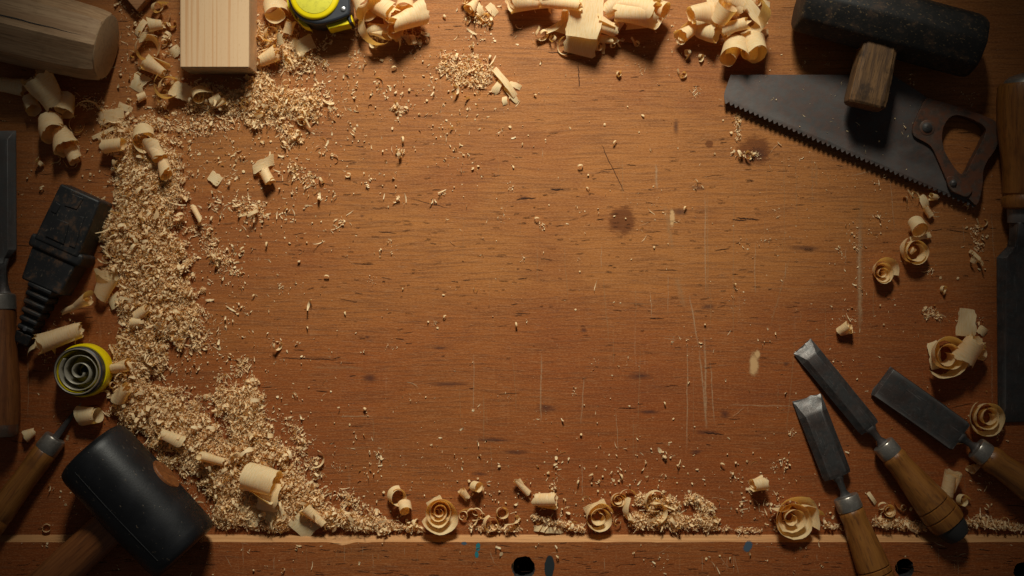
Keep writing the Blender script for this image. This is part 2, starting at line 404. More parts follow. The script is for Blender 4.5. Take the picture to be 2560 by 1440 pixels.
for x0, y0, x1, y1, w, m in ((1768, 470, 1770, 760, 5, 'scratch2'), (1762, 480, 1765, 740, 4, 'scratch'), (1722, 735, 1748, 870, 5, 'scratch'), (1748, 870, 1768, 1075, 6, 'scratch'), (1762, 840, 1765, 1070, 7, 'scratch'),
        (1776, 900, 1786, 1060, 4, 'scratch'), (1835, 400, 1832, 900, 4, 'scratch2'), (1960, 380, 1962, 620, 4, 'scratch2'), (1990, 830, 1965, 1100, 4, 'scratch2'), (1354, 880, 1352, 1060, 5, 'scratch'), (1210, 980, 1208, 1110, 5, 'scratch2'),
        (1975, 640, 1925, 820, 6, 'scratch2'), (1718, 860, 1718, 1130, 4, 'scratch'), (1600, 870, 1596, 1060, 4, 'scratch2'), (1640, 410, 1642, 475, 8, 'scratch'), (1662, 510, 1682, 625, 16, 'scratch2'), (1690, 690, 1712, 770, 20, 'scratch2'), (2152, 480, 2150, 850, 20, 'scratch2'),
        (2148, 560, 2150, 820, 14, 'scratch'), (1820, 1012, 1990, 1016, 4, 'scratch'), (1540, 760, 1680, 760, 3, 'scratch2'), (1990, 390, 1992, 560, 4, 'scratch2'), (2030, 380, 2032, 520, 4, 'scratch2'), (1508, 690, 1522, 860, 4, 'scratch2'),
        (1460, 940, 1452, 1060, 4, 'scratch'), (1210, 1100, 1260, 1110, 4, 'scratch2'), (850, 1042, 930, 1040, 5, 'scratch'), (932, 1040, 936, 1112, 4, 'scratch2'), (852, 1120, 934, 1118, 4, 'scratch2'), (780, 918, 910, 920, 9, 'scratch2'),
        (2040, 400, 2042, 470, 8, 'scratch2'), (1880, 720, 2060, 722, 3, 'scratch2'), (1660, 845, 1690, 850, 3, 'scratch'), (1445, 848, 1480, 846, 3, 'scratch2'), (2130, 440, 2185, 425, 4, 'scratch'), (1840, 545, 1900, 549, 5, 'crack'),
        (1500, 425, 1560, 420, 2.2, 'crack'), (1504, 362, 1530, 420, 2.4, 'crack'), (1526, 410, 1560, 480, 2.4, 'crack'), (1490, 432, 1528, 428, 2, 'crack'), (1366, 130, 1440, 136, 3, 'crack'), (1446, 160, 1448, 220, 3, 'crack'), (1025, 496, 1120, 520, 2, 'crack'),
        (1850, 215, 1820, 222, 4, 'crack'), (1290, 500, 1340, 494, 5, 'crack'), (1375, 473, 1412, 474, 5, 'crack'), (850, 900, 700, 895, 3, 'crack'), (1830, 548, 1866, 552, 4, 'crack'), (1760, 1082, 1810, 1086, 4, 'crack')):
    mk.strip(wavy(x0, y0, x1, y1, n=9, j=1.3), w if m == 'crack' else w * 1.35, m)
for i in range(300):
    x = rnd.uniform(-60, 2620); y = rnd.uniform(-100, 1325)
    L = rnd.uniform(6, 42) * rnd.choice((.6, 1, 1.5)); s = rnd.gauss(0, .10)
    mk.strip(wavy(x, y, x + L, y + L * s, 4, .8), rnd.uniform(1.2, 2.6), 'crack')
for i in range(330):
    x = rnd.gauss(1020, 260) if i % 2 else rnd.gauss(1650, 300); y = rnd.gauss(610, 150); L = rnd.uniform(5, 26)
    mk.strip(wavy(x, y, x + L, y + L * rnd.gauss(0, .12), 4, .9), rnd.uniform(1.0, 2.0), 'crack')
for i in range(85):
    x = rnd.uniform(1150, 2500) if i % 3 else rnd.uniform(0, 2560); y = rnd.uniform(300, 1300); L = rnd.uniform(20, 170)
    a = rnd.choice((R(90), R(90), R(86), rnd.uniform(0, 3.1)))
    if a not in (R(90), R(86)): L *= .35
    mk.strip(wavy(x, y, x + L * math.cos(a), y + L * math.sin(a), 6, 1.2), rnd.uniform(2.2, 4.5), 'scratch2' if i % 4 else 'scratch')
o = part('bench_top', bm, DM, smooth=False); tag(o, kind='structure')
o['label'] = 'worn orange brown wooden workbench top'

# front rail with real dog holes
def rail():
    bm = bmesh.new(); N = 400
    xs = [-1 + 2 * i / N for i in range(N + 1)]
    prof = []
    for x in xs:
        k = .0005 * mnoise.noise(Vector((x * 22, 0, 3))) + .0012 * max(0, mnoise.noise(Vector((x * 60, 4, 3))) - .25)
        if abs(x - (860 - 1280) * U) < .012: k += .0035 * (1 - abs(x - (860 - 1280) * U) / .012)
        prof.append([(x, YB, -.002), (x, YT - k, ZR)])
    lo = [bm.verts.new(p[0]) for p in prof]; hi = [bm.verts.new(p[1]) for p in prof]
    far = [bm.verts.new((x, -.40, ZR)) for x in (xs[0], xs[-1])]
    hx = [at(px, py, ZR) for px, py in ((1308, 1420), (2262, 1421), (2556, 1428))]
    for i in range(N): f = bm.faces.new((lo[i], lo[i + 1], hi[i + 1], hi[i])); f.material_index = 1
    edges = [bm.edges.get((hi[i], hi[i + 1])) for i in range(N)] + [bm.edges.new((hi[-1], far[1])), bm.edges.new((far[1], far[0])), bm.edges.new((far[0], hi[0]))]
    holes = []
    for c, r in zip(hx, (29, 24, 22)):
        rr = r * U; ring = []
        for k in range(36):
            a = 2 * math.pi * k / 36; q = rr * (1 + .10 * mnoise.noise(Vector((math.cos(a) * 3, math.sin(a) * 3, c.x * 9))) + .10 * mnoise.noise(Vector((math.cos(a) * 9, math.sin(a) * 9, c.x * 9))))
            ring.append(bm.verts.new((c.x + q * math.cos(a), c.y + q * math.sin(a), ZR)))
        edges += [bm.edges.new((ring[k], ring[(k + 1) % 36])) for k in range(36)]; holes.append((c, rr, ring))
    bmesh.ops.triangle_fill(bm, use_beauty=True, use_dissolve=False, edges=edges)
    for c, rr, ring in holes:
        mid = [bm.verts.new((c.x + (v.co.x - c.x) * .93, c.y + (v.co.y - c.y) * .93, ZR - .002)) for v in ring]
        low = [bm.verts.new((c.x + (v.co.x - c.x) * .93, c.y + (v.co.y - c.y) * .93, -.06)) for v in ring]
        for A, B in ((ring, mid), (mid, low)):
            for k in range(36): f = bm.faces.new((A[k], A[(k + 1) % 36], B[(k + 1) % 36], B[k])); f.material_index = 2
        f = bm.faces.new(low); f.material_index = 2
    a = [bm.verts.new((x, -.40, -.05)) for x in (xs[0], xs[-1])]
    bm.faces.new((far[0], far[1], a[1], a[0]))
    return bm
bm = rail()
RM = ['rail', 'bare', 'dark'] + DM[1:]
mk = Marks(bm, ZR, RM)
mk.blob(1195, 1368, 6, 12, 'teal'); mk.blob(1192, 1386, 5, 9, 'teal'); mk.blob(1160, 1359, 8, 5, 'blue')
mk.blob(1373, 1416, 12, 27, 'ink'); mk.blob(1870, 1366, 12, 16, 'blue', .5); mk.blob(1240, 1370, 4, 18, 'grime')
for i in range(150):
    x = rnd.uniform(0, 2560); y = rnd.uniform(1358, 1438); L = rnd.uniform(8, 34)
    mk.strip(wavy(x, y, x + L, y + rnd.gauss(0, 2), 4, .8), rnd.uniform(1.2, 2.8), 'crack')
for i in range(60):
    x = rnd.uniform(500, 2400); y = rnd.uniform(1356, 1400); L = rnd.uniform(8, 60); a = rnd.choice((R(90), R(90), 0.1, rnd.uniform(0, 3)))
    mk.strip(wavy(x, y, x + L * math.cos(a), y + L * math.sin(a), 5, 1), rnd.uniform(2, 4), rnd.choice(('scratch', 'scratch2')))
o = part('bench_front_rail', bm, RM, smooth=False); tag(o, kind='structure')
o['label'] = 'raised front rail of the workbench with a bare wood bevel and round holes'

# ------------------------------------------------------------------ tools
def hx(s): return s * U        # photograph px to metres

def chisel(name, label, p0, p1, blade, wood='handle', group='bench chisels'):
    m = axis_frame(p0, p1); t = empty(name, label, 'chisel', m, group)
    L = (p1 - p0).length
    return t, L

def blade_sections(L, w0, w1, th, top, bevel, skew=0, flat=False):
    """chisel blade along +X, cutting edge at x=0; bevelled long edges"""
    S = []
    for x, w, k, zt in ((0, w0, .96, .0006), (bevel, w0 * 1.0, top, th), (L * .96, w1, top, th * 1.15), (L, w1 * .93, top, th * 1.0)):
        h = w / 2; zz = min(zt, .0016)
        dx = skew if x == 0 else 0
        S.append([(x + dx, -h, -th * .4), (x - dx, h, -th * .4), (x - dx, h, -th * .4 + zz), (x - dx * .5, h * k, zt - th * .4), (x + dx * .5, -h * k, zt - th * .4), (x + dx, -h, -th * .4 + zz)])
    return loft(S)

def nicked(bm, xmax, amt, seed):
    """subdivide and roughen so that edges are worn"""
    bmesh.ops.subdivide_edges(bm, edges=bm.edges[:], cuts=5, use_grid_fill=True)
    for v in bm.verts:
        n = mnoise.noise(v.co * 300 + Vector((seed, 0, 0))); n2 = mnoise.noise(v.co * 900)
        if v.co.x < xmax: v.co.x += amt * n * (1 - v.co.x / xmax) * 2
        v.co.y *= 1 + .02 * n; v.co.z += .00015 * n2
    return bm

# narrow chisel, bevel side up
def make_chisel(label, tip, end, z0, z1, bl, w0, w1, top, bevel, fer0, fer1, rf, hand, grooves, capfrom=None, seed=0, th=.0055, wood='handle', skew=0, neck=9):
    p0 = at(*tip, z0); p1 = at(*end, z1); t = empty('chisel', label, 'chisel', axis_frame(p0, p1), 'bench chisels')
    b = nicked(blade_sections(hx(bl), hx(w0), hx(w1), th, top, hx(bevel), hx(skew)), hx(bevel), .0012, seed)
    bb = hx(bevel) * .95
    b.faces.ensure_lookup_table(); bmesh.ops.recalc_face_normals(b, faces=b.faces)
    for f in b.faces:
        if f.calc_center_median().x < bb and f.normal.z > .2: f.material_index = 1
    bo = part('blade', b, ['steel', 'edge'] if seed < 9 else 'steel', t, True, .0004, 1, 22)
    nk = lathe([(hx(bl) - .001, hx(neck + 9)), (hx(bl + 5), hx(neck + 5)), (hx(bl + 14), hx(neck)), (hx(fer0 - 14), hx(neck - 1)), (hx(fer0 - 4), hx(neck + 4)), (hx(fer0 + 2), hx(neck + 7))], 28, 1, .55)
    part('neck', nk, 'steel', t)
    r = hx(rf)
    part('ferrule', lathe([(hx(fer0), r * .8), (hx(fer0 + .8), r * .95), (hx(fer0 + 3), r), (hx(fer1 - 4), r * 1.03), (hx(fer1), r * 1.0)], 48), 'ferrule', t)
    prof = [(hx(s), hx(q)) for s, q in hand]
    # grooves cut into the handle
    out = []
    for s, q in prof: out.append((s, q))
    for gpos in grooves:
        gr = hx(gpos); import bisect
        xs = [a for a, _ in out]; i = bisect.bisect(xs, gr); i = max(1, min(i, len(out) - 1))
        (xa, ra), (xb, rb) = out[i - 1], out[i]; rr = ra + (rb - ra) * (gr - xa) / (xb - xa)
        out[i:i] = [(gr - hx(2.6), rr), (gr - hx(1.2), rr * .93), (gr + hx(1.2), rr * .93), (gr + hx(2.6), rr)]
    part('handle', lathe(out, 56, wob=.012, seed=seed), wood, t, ang=50)
    if capfrom:
        c0, c1, cr = capfrom
        part('end_cap', lathe([(hx(c0), hx(cr)), (hx((c0 + c1) / 2), hx(cr * .93)), (hx(c1 - 6), hx(cr * .7)), (hx(c1), hx(cr * .3))], 40), 'dark', t)
    return t, bo

tA, bA = make_chisel('narrow steel chisel pointing upper left, its golden handle ending in a dark cap', (2007, 866), (2398, 1342), .004, .020,
    260, 58, 56, .46, 34, 308, 343, 28,
    [(343, 27), (349, 30), (356, 31), (368, 29), (400, 32), (440, 37), (480, 42), (520, 46), (545, 46), (560, 43)], (500, 530), (556, 605, 40), 1)
tB, bB = make_chisel('short chisel with a chipped bright edge, leftmost of three at the lower right', (2018, 995), (2210, 1488), .004, .020,
    207, 74, 72, .60, 42, 258, 293, 31,
    [(293, 28), (298, 31), (306, 32), (318, 30), (350, 33), (400, 38), (440, 41), (480, 42), (529, 40)], (446, 462), None, 5, .006, skew=-3)
tC, bC = make_chisel('broad flat dark chisel whose wooden handle leaves the right side of the photo', (2201, 951), (2640, 1262), .004, .022,
    238, 86, 84, .93, 10, 282, 314, 29,
    [(314, 27), (322, 32), (334, 34), (352, 31), (390, 33), (440, 38), (490, 42), (538, 42)], (), None, 9, .005)
# bright ground bevels of the two chisels
for (t, w, bev, k) in ((tA, 52, 30, .5), (tB, 68, 38, .62)):
    pass

# left-edge chisel
p0 = at(0, 325, .004); p1 = at(0, 1088, .020)
t = empty('chisel', 'long chisel with a reddish handle lying along the left edge of the photo', 'chisel', axis_frame(p0, p1), 'bench chisels')
h = 38
S = [[(hx(a), -hx(b), -.002), (hx(a), hx(b), -.002), (hx(a), hx(b), -.0005), (hx(a), hx(c), z), (hx(a), -hx(c), z), (hx(a), -hx(b), -.0005)] for a, b, c, z in
     ((2, 39, 37, 0), (26, 39, 23, .0045), (290, 40, 24, .0045), (300, 40, 24, .0045), (312, 30, 20, .0045), (320, 22, 15, .0045), (335, 18, 12, .0045))]
part('blade', loft(S), 'steel', t, True, .0004, 1, 20)
part('neck', lathe([(hx(322), hx(21)), (hx(345), hx(17)), (hx(385), hx(20)), (hx(402), hx(25)), (hx(412), hx(30))], 32, 1, .6), 'steel', t)
part('ferrule', lathe([(hx(408), hx(30)), (hx(411), hx(37)), (hx(416), hx(38)), (hx(447), hx(39)), (hx(449), hx(37))], 48), 'ferrule', t)
part('handle', lathe([(hx(a), hx(r)) for a, r in ((448, 36), (480, 38), (540, 40), (580, 43), (640, 47), (690, 47), (731, 43))], 48, wob=.01), 'handle_red', t, ang=50)
part('end_cap', lathe([(hx(a), hx(r)) for a, r in ((729, 42), (733, 43), (750, 42), (760, 38), (763, 30))], 48), 'rusty', t)

# big slick chisel on the right edge
p0 = at(2592, 1056, .004); p1 = at(2592, 196, .030)
t = empty('chisel', 'very broad chisel with a thick wooden handle, cut off by the right edge', 'chisel', axis_frame(p0, p1), 'bench chisels')
S = [[(hx(a), -hx(b), -.003), (hx(a), hx(b), -.003), (hx(a), hx(b), -.001), (hx(a), hx(c), z), (hx(a), -hx(c), z), (hx(a), -hx(b), -.001)] for a, b, c, z in
     ((2, 94, 92, -.001), (40, 95, 80, .004), (400, 97, 80, .005), (414, 97, 80, .005), (428, 84, 68, .005), (440, 72, 60, .006), (460, 66, 56, .008), (500, 65, 56, .012))]
part('blade', loft(S), 'steel', t, True, .0005, 2, 20)
part('socket', lathe([(hx(a), hx(r)) for a, r in ((485, 62), (497, 66), (500, 71), (532, 72), (536, 69))], 56, 1, .62), 'steel', t)
part('handle', lathe([(hx(a), hx(r)) for a, r in ((534, 74), (538, 82), (548, 85), (560, 84), (566, 79), (569, 78), (573, 82), (592, 82), (620, 82), (680, 88), (740, 95), (790, 96), (830, 93), (838, 88))], 64, 1, .75), 'handle', t, ang=40)
part('end_cap', lathe([(hx(a), hx(r)) for a, r in ((837, 80), (846, 76), (856, 62), (862, 40))], 56, 1, .75), 'ferrule', t)
def stamp(cx, cy, rx, ry, rr=95, w=1.6):
    bm = bmesh.new(); last = first = None
    for i in range(49):
        a_ = 2 * math.pi * i / 48; cur = []
        for q in (-w, w):
            sx = cx + (rx + q) * math.cos(a_); sy = cy + (ry + q) * math.sin(a_)
            cur.append(bm.verts.new((hx(sx), hx(sy), hx(.75 * math.sqrt(rr * rr - sy * sy)) + .0004)))
        if last: bm.faces.new((last[0], last[1], cur[1], cur[0]))
        last = cur
    return bm
part('stamp', stamp(800, 38, 17, 17), 'dark', t); part('stamp', stamp(800, 38, 11, 11, w=1.0), 'dark', t); part('stamp', stamp(722, 36, 24, 18, 92), 'dark', t)
def ringbm(cx, cy, z, r, w, ry=1.0, n=40, hh=.0003):
    bm = bmesh.new(); V = []
    for i in range(n):
        a = 2 * math.pi * i / n
        V.append([bm.verts.new((cx + q * math.cos(a) * ry, cy + q * math.sin(a), z + dz)) for q, dz in ((r - w, -.0002), (r - w, hh), (r + w, hh), (r + w, -.0002))])
    for i in range(n):
        A, B = V[i], V[(i + 1) % n]
        for k in range(3): bm.faces.new((A[k], A[k + 1], B[k + 1], B[k]))
    return bm

# saw
ZB = .0085
t = empty('hand_saw', 'dark handsaw with coarse teeth and a rusty iron handle, lying under the black mallet', 'saw', Matrix.Translation(at(2150, 330, 0)))
def loc(px, py, z=ZB): q = at(px, py, z) - t.matrix_world.translation; return (q.x, q.y)
tA0, tB0 = Vector((1811, 249)), Vector((2440, 513)); d = (tB0 - tA0); n = 52; nrm = Vector((-d.y, d.x)).normalized()
pts = [(1827, 187), (1822, 200), (1812, 228), (1810, 240)]
for i in range(n):
    b = tA0 + d * (i / n); c = tA0 + d * ((i + .45) / n); e = tA0 + d * ((i + .62) / n)
    q = rnd.uniform(-.6, .8)
    pts += [(b.x, b.y), (c.x + nrm.x * (8 + q), c.y + nrm.y * (8 + q)), (e.x + nrm.x * (7.2 + q), e.y + nrm.y * (7.2 + q))]
pts += [(2441, 513), (2448, 490), (2400, 455), (2372, 430), (2346, 380), (2338, 330), (2345, 270), (2325, 252), (2300, 232), (2230, 187)]
bm = prism([loc(*p) for p in pts], ZB - .0006, ZB + .0006)
part('blade', bm, 'sawsteel', t, False)
out = smooth_poly([(2316, 247), (2340, 252), (2368, 259), (2430, 279), (2492, 306), (2499, 330), (2489, 370), (2466, 405), (2457, 430), (2455, 465), (2441, 512), (2416, 493), (2378, 478), (2364, 448), (2342, 397), (2327, 368), (2308, 354), (2284, 340), (2282, 318), (2300, 272)], 4)
inn = smooth_poly([(2384, 289), (2425, 297), (2461, 319), (2458, 345), (2432, 397), (2414, 431), (2399, 434), (2380, 412), (2361, 379), (2354, 345), (2361, 311)], 4)
hb = part('handle', frame_prism([loc(*p, .011) for p in out], [loc(*p, .011) for p in inn], .0015, .0125), 'rusty', t, True, .0016, 3)
rv = empty  # rivets
def rivet(px, py, r, z, name='rivet', mat='rusty', parent=None):
    q = loc(px, py, z); bm = lathe([(-.001, r), (.0002, r), (.0012, r * .9), (.0022, r * .62), (.0027, r * .25)], 32)
    bmesh.ops.transform(bm, matrix=Matrix.Translation((q[0], q[1], z)) @ Matrix.Rotation(R(-90), 4, 'Y'), verts=bm.verts)
    return part(name, bm, mat, parent or t)
def washer(px, py, r, z):
    q = loc(px, py, z); bm = lathe([(-.001, r), (.0004, r), (.0007, r * .93)], 32)
    bmesh.ops.transform(bm, matrix=Matrix.Translation((q[0], q[1], z)) @ Matrix.Rotation(R(-90), 4, 'Y'), verts=bm.verts)
    return part('washer', bm, 'rusty', t)
washer(2318, 319, hx(19), .0125); rivet(2318, 319, hx(13), .0131, mat='steel')
strap = smooth_poly([(2366, 447), (2380, 440), (2400, 452), (2424, 466), (2430, 478), (2418, 492), (2400, 488), (2376, 474)], 4)
part('strap', prism([loc(*p, .0135) for p in strap], .0124, .0146), 'rusty', t, True, .0006, 2)
rivet(2383, 458, hx(9), .0146, mat='steel')

# black mallet, top right
p0 = at(2002, 0, .032); p1 = at(2441, 118, .032); m = axis_frame(p0, p1)
t = empty('mallet', 'big black worn wooden mallet with a split handle stub lying over the saw', 'mallet', m)
L = (p1 - p0).length; r = hx(79)
part('head', lathe([(0, r * .86), (.0015, r * .93), (.004, r * .96), (L * .5, r * 1.0), (L - .008, r * 1.0), (L - .003, r * .96), (L, r * .88)], 80, facets=(8, .5), wob=.02), 'blackwood', t, ang=40)
mi = m.inverted()
a = mi @ at(2192, 128, .036); b = mi @ at(2160, 268, .036)
def stub():
    d = (b - a); y = d.normalized(); x = Vector((0, 0, 1)).cross(y).normalized() * -1; z = Vector((0, 0, 1)); S = []
    for s, w, hh in ((-1.0, 38, 30), (-.2, 41, 33), (.3, 44, 34), (.85, 46, 35), (.96, 45, 33), (1.0, 41, 29)):
        c = a + d * s; w = hx(w); hh = hx(hh); q = .74
        loop = []
        for (u, v) in ((-1, -q), (-q, -1), (q, -1), (1, -q), (1, q), (q, 1), (-q, 1), (-1, q)):
            loop.append(c + x * (w * u) + z * (hh * v))
        S.append(loop)
    # long part on the far side of the head
    c = a - d * 3.2
    S.insert(0, [c + x * (hx(34) * u) + z * (hx(26) * v) for (u, v) in ((-1, -q), (-q, -1), (q, -1), (1, -q), (1, q), (q, 1), (-q, 1), (-1, q))])
    bm = loft(S)
    bmesh.ops.subdivide_edges(bm, edges=bm.edges[:], cuts=4, use_grid_fill=True)
    for v in bm.verts:
        n = mnoise.noise(Vector((v.co.dot(x) * 700, v.co.dot(y) * 60, v.co.z * 300))); v.co += z * .0007 * n; v.co += x * .0004 * mnoise.noise(v.co * 200)
    me = Matrix((y, x, z)).transposed().to_4x4(); me.translation = a   # handle object's own frame: X along the grain
    bmesh.ops.transform(bm, matrix=me.inverted(), verts=bm.verts)
    return bm, me
bm, me = stub(); o = part('handle', bm, 'oldwood', t, True, .0008, 2, 40); o.matrix_local = me

# rubber mallet, lower left
R0 = .0385
c0 = at(345, 1251, R0); dv = Vector((245, -262, 0)).normalized(); L = hx(344)
p0 = c0 - dv * L / 2; p1 = c0 + dv * L / 2; m = axis_frame(p0, p1)
t = empty('rubber_mallet', 'black rubber mallet head with a wooden handle resting across the front rail', 'mallet', m)
prof = [(0, R0 * .60), (.0008, R0 * .80), (.0025, R0 * .90), (.006, R0 * .955), (.012, R0 * .975), (L * .5, R0 * 1.0), (L - .012, R0 * .97), (L - .006, R0 * .95), (L - .0025, R0 * .90), (L - .0008, R0 * .82), (L, R0 * .62)]
hd = part('head', lathe(prof, 96, wob=.004), 'rubber', t, ang=45)
seam = bmesh.new(); sa = R(180 - 70); last = None      # mould seam
for i in range(41):
    x = .012 + (L - .024) * i / 40; rr = R0 * (.975 + .025 * math.sin(math.pi * i / 40)) + .0001; ring = []
    for da, dr in ((-.012, -.0004), (-.005, .0002), (.005, .0002), (.012, -.0004)):
        ring.append(seam.verts.new((x, -(rr + dr) * math.cos(sa + da) * -1, (rr + dr) * math.sin(sa + da))))
    if last:
        for k in range(3): seam.faces.new((last[k], last[k + 1], ring[k + 1], ring[k]))
    last = ring
part('mould_seam', seam, 'rubber', hd)
pin = R(6.5); hv = Vector((-165, -150, 0)).normalized() * math.cos(pin) - Vector((0, 0, math.sin(pin)))
q0 = c0 - hv * (R0 * 1.01); q1 = c0 + hv * .215
mh = m.inverted() @ axis_frame(q0, q1); LL = (q1 - q0).length
o = part('handle', lathe([(0, .0152), (.001, .0160), (R0, .0160), (R0 * 2, .0165), (.13, .0175), (LL - .01, .0185), (LL, .016)], 48, 1.05, .80), 'handle_red', t, ang=50); o.matrix_local = mh

# pale wooden mallet head, top left
p0 = at(-330, -25, .034); p1 = at(268, 118, .034); m = axis_frame(p0, p1, R(8)); L = (p1 - p0).length; r = hx(88)
t = empty('wooden_mallet', 'pale cracked faceted wooden mallet head with a round end face, at the top left corner', 'mallet', m)
part('head', lathe([(0, r), (L * .5, r * 1.04), (L * .80, r * 1.02), (L * .93, r * .98), (L - .008, r * .945), (L - .0025, r * .915), (L - .0012, r * .89)], 96, facets=(8, .9), wob=.02), 'pale', t, ang=24)
part('end_face', lathe([(L - .0040, r * .84), (L - .0006, r * .885), (L, r * .84)], 96, wob=.012), 'endgrain', t, ang=24)
# drying crack along the head and across its end
def sliver(pts, w, z=.0):
    bm = bmesh.new(); P = [Vector(p) for p in pts]; L_ = []
    for i, p in enumerate(P):
        k = w * math.sin(math.pi * (i + .35) / (len(P) - .3)); s = Vector((0, 0, 1)) if abs((P[-1] - P[0]).normalized().z) < .5 else Vector((0, 1, 0))
        L_.append((bm.verts.new(p + s * k), bm.verts.new(p - s * k)))
    for a_, b_ in zip(L_, L_[1:]): bm.faces.new((a_[0], a_[1], b_[1], b_[0]))
    return bm
def crack_on_head(x0, x1, ang, n=26, w=.0006):
    bm = bmesh.new(); last = None
    for i in range(n + 1):
        x = x0 + (x1 - x0) * i / n; a_ = ang + .02 * mnoise.noise(Vector((x * 60, 1, 1))) + .02 * i / n
        f8 = math.pi / 8; aa = (a_ % (2 * f8)) - f8
        fr = (1 - .9) + .9 * math.cos(f8) / math.cos(aa) * 1.03
        u = x / L; rr = r * (1 + .04 * min(u / .5, 1) - .02 * max(0, min((u - .5) / .3, 1)) - .04 * max(0, min((u - .8) / .13, 1)) - .035 * max(0, (u - .93) / .06)) * fr * 1.012
        ww = w * math.sin(math.pi * min(1, max(.03, (i + .5) / (n + 1)))) / r
        cur = [bm.verts.new((x, rr * math.cos(a_ + s_), rr * math.sin(a_ + s_))) for s_ in (-ww, ww)]
        if last: bm.faces.new((last[0], last[1], cur[1], cur[0]))
        last = cur
    return bm
part('crack', crack_on_head(.03, L - .010, R(78), w=.0006), 'dark', t)
bm = bmesh.new(); last = None
for i in range(9):
    s = i / 8; cpt = Vector((L + .0003, r * (.42 - .55 * s) + .0006 * math.sin(i * 3), r * (.60 - .5 * s))); k = .0007 * math.sin(math.pi * (s * .9 + .05))
    cur = [bm.verts.new(cpt + Vector((0, k, k))), bm.verts.new(cpt - Vector((0, k, k)))]
    if last: bm.faces.new((last[0], last[1], cur[1], cur[0]))
    last = cur
part('crack', bm, 'dark', t)

# pine block
ZP = .037
a = at(450, 168, ZP); b = at(623, 166, ZP)
cx = (a.x + b.x) / 2
t = empty('pine_block', 'pale planed pine block with fine straight grain at the top of the photo', 'wood block', Matrix.Translation((cx, a.y, 0)))
hwid = (b.x - a.x) / 2
o = part('block', box(-hwid, hwid, 0, .16, 0, ZP), 'pine', t, True, .0007, 2)
o2 = part('end_face', box(-hwid + .001, hwid - .001, -.0004, 0.0005, .001, ZP - .001), 'endgrain', t, False)

# brown board corner at the top
t0 = at(341, 27, .012)
bm = prism([(t0.x, t0.y), (t0.x + .060, t0.y + .070), (t0.x + .01, t0.y + .12), (t0.x - .060, t0.y + .070)], 0, .012)
for v in bm.verts: v.co -= Vector((t0.x, t0.y, 0))
o = part('board_offcut', bm, 'brownboard', None, True, .0008, 2); o.location = (t0.x, t0.y, 0)
tag(o, 'corner of a thin brown board between the pale mallet head and the pine block', 'board')

# tape measure, top
ZT = .036
c = at(786, -12, ZT)
t = empty('tape_measure', 'yellow and black tape measure case lying flat beside the pine block', 'tape measure', Matrix.Translation((c.x, c.y, 0)))
def lt(px, py, z=ZT): q = at(px, py, z); return (q.x - c.x, q.y - c.y)
outl = smooth_poly([(716, -20), (722, 8), (738, 36), (762, 53), (795, 60), (835, 52), (866, 40), (874, 30), (874, 0), (868, -60), (850, -84), (780, -90), (730, -72)], 4)
P2 = [lt(*p) for p in outl]
part('case', prism(P2, .002, ZT - .002), 'black', t, True, .0042, 4, 50)
def disc(r, z0, z1, bevel=.001, px=786, py=-14, zz=ZT):
    q = lt(px, py, zz); bm = lathe([(z0, r), (z1 - bevel, r), (z1 - bevel * .3, r - bevel * .35), (z1, r - bevel)], 72)
    bmesh.ops.transform(bm, matrix=Matrix.Translation((q[0], q[1], 0)) @ Matrix.Rotation(R(-90), 4, 'Y'), verts=bm.verts); return bm
part('face_ring', disc(hx(61), ZT - .006, ZT + .0008, .0025), 'yellow', t, ang=50)
part('sticker', disc(hx(47), ZT - .001, ZT + .0012, .0003), 'paper', t)
part('hub', disc(hx(8), ZT, ZT + .0022, .0008), 'dark', t)
part('screw', disc(hx(6.5), ZT - .004, ZT - .0012, .0006, 857, 22), 'chrome', t)
def slab(poly, z0, z1, name, mat, bev=.001):
    return part(name, prism([lt(*p, (z0 + z1) / 2) for p in poly], z0, z1), mat, t, True, bev, 2)
slab([(806, 55), (833, 46), (864, 37), (872, 52), (878, 66), (851, 72), (824, 79), (817, 62)], .008, ZT - .008, 'yellow_grip', 'yellow')
slab([(748, 44), (768, 60), (780, 76), (760, 70), (748, 58)], .008, ZT - .010, 'yellow_grip', 'yellow')
slab([(719, 0), (722, 0), (745, 52), (741, 52), (722, 20)], .004, .016, 'yellow_grip', 'yellow', .0004)
slab([(874, 33), (879, 33), (886, 60), (881, 62)], .006, ZT - .012, 'end_hook', 'yellow', .0006)
slab([(868, 37), (876, 36), (884, 62), (879, 66)], .004, ZT - .006, 'black_lip', 'black', .0006)

# coiled tape reel, left
ZC = .030
top = at(193, 929, ZC); RC = hx(57)
t = empty('tape_reel', 'round yellow and black tape reel with a coiled metal tape at the lower left', 'tape measure', Matrix.Translation((top.x, top.y, 0)))
def zlathe(prof, seg=64, hole=False):
    bm = bmesh.new(); rings = [[bm.verts.new((rr * math.cos(2 * math.pi * i / seg), rr * math.sin(2 * math.pi * i / seg), z)) for i in range(seg)] for (rr, z) in prof]
    for a_, b_ in zip(rings, rings[1:]):
        for i in range(seg): bm.faces.new((a_[i], a_[(i + 1) % seg], b_[(i + 1) % seg], b_[i]))
    return bm
part('yellow_band', zlathe([(RC * 1.0, .001), (RC * 1.13, .001), (RC * 1.16, .004), (RC * 1.15, .016), (RC * 1.10, .0185), (RC * 1.0, .0185)]), 'yellow', t)
part('black_band', zlathe([(RC * 1.0, .0186), (RC * 1.06, .019), (RC * 1.05, .0275), (RC * .99, .0285), (RC * .97, .0275)]), 'black', t)
part('inner_lining', zlathe([(RC * .90, ZC - .001), (RC * .88, .018), (RC * .86, .003), (RC * .2, .002)]), 'yellow', t)
part('rim', zlathe([(RC * .93, ZC - .003), (RC * .94, ZC), (RC * .965, ZC + .0006), (RC * .985, ZC), (RC * 1.0, .026), (RC * .98, .012)]), 'tapesteel', t)
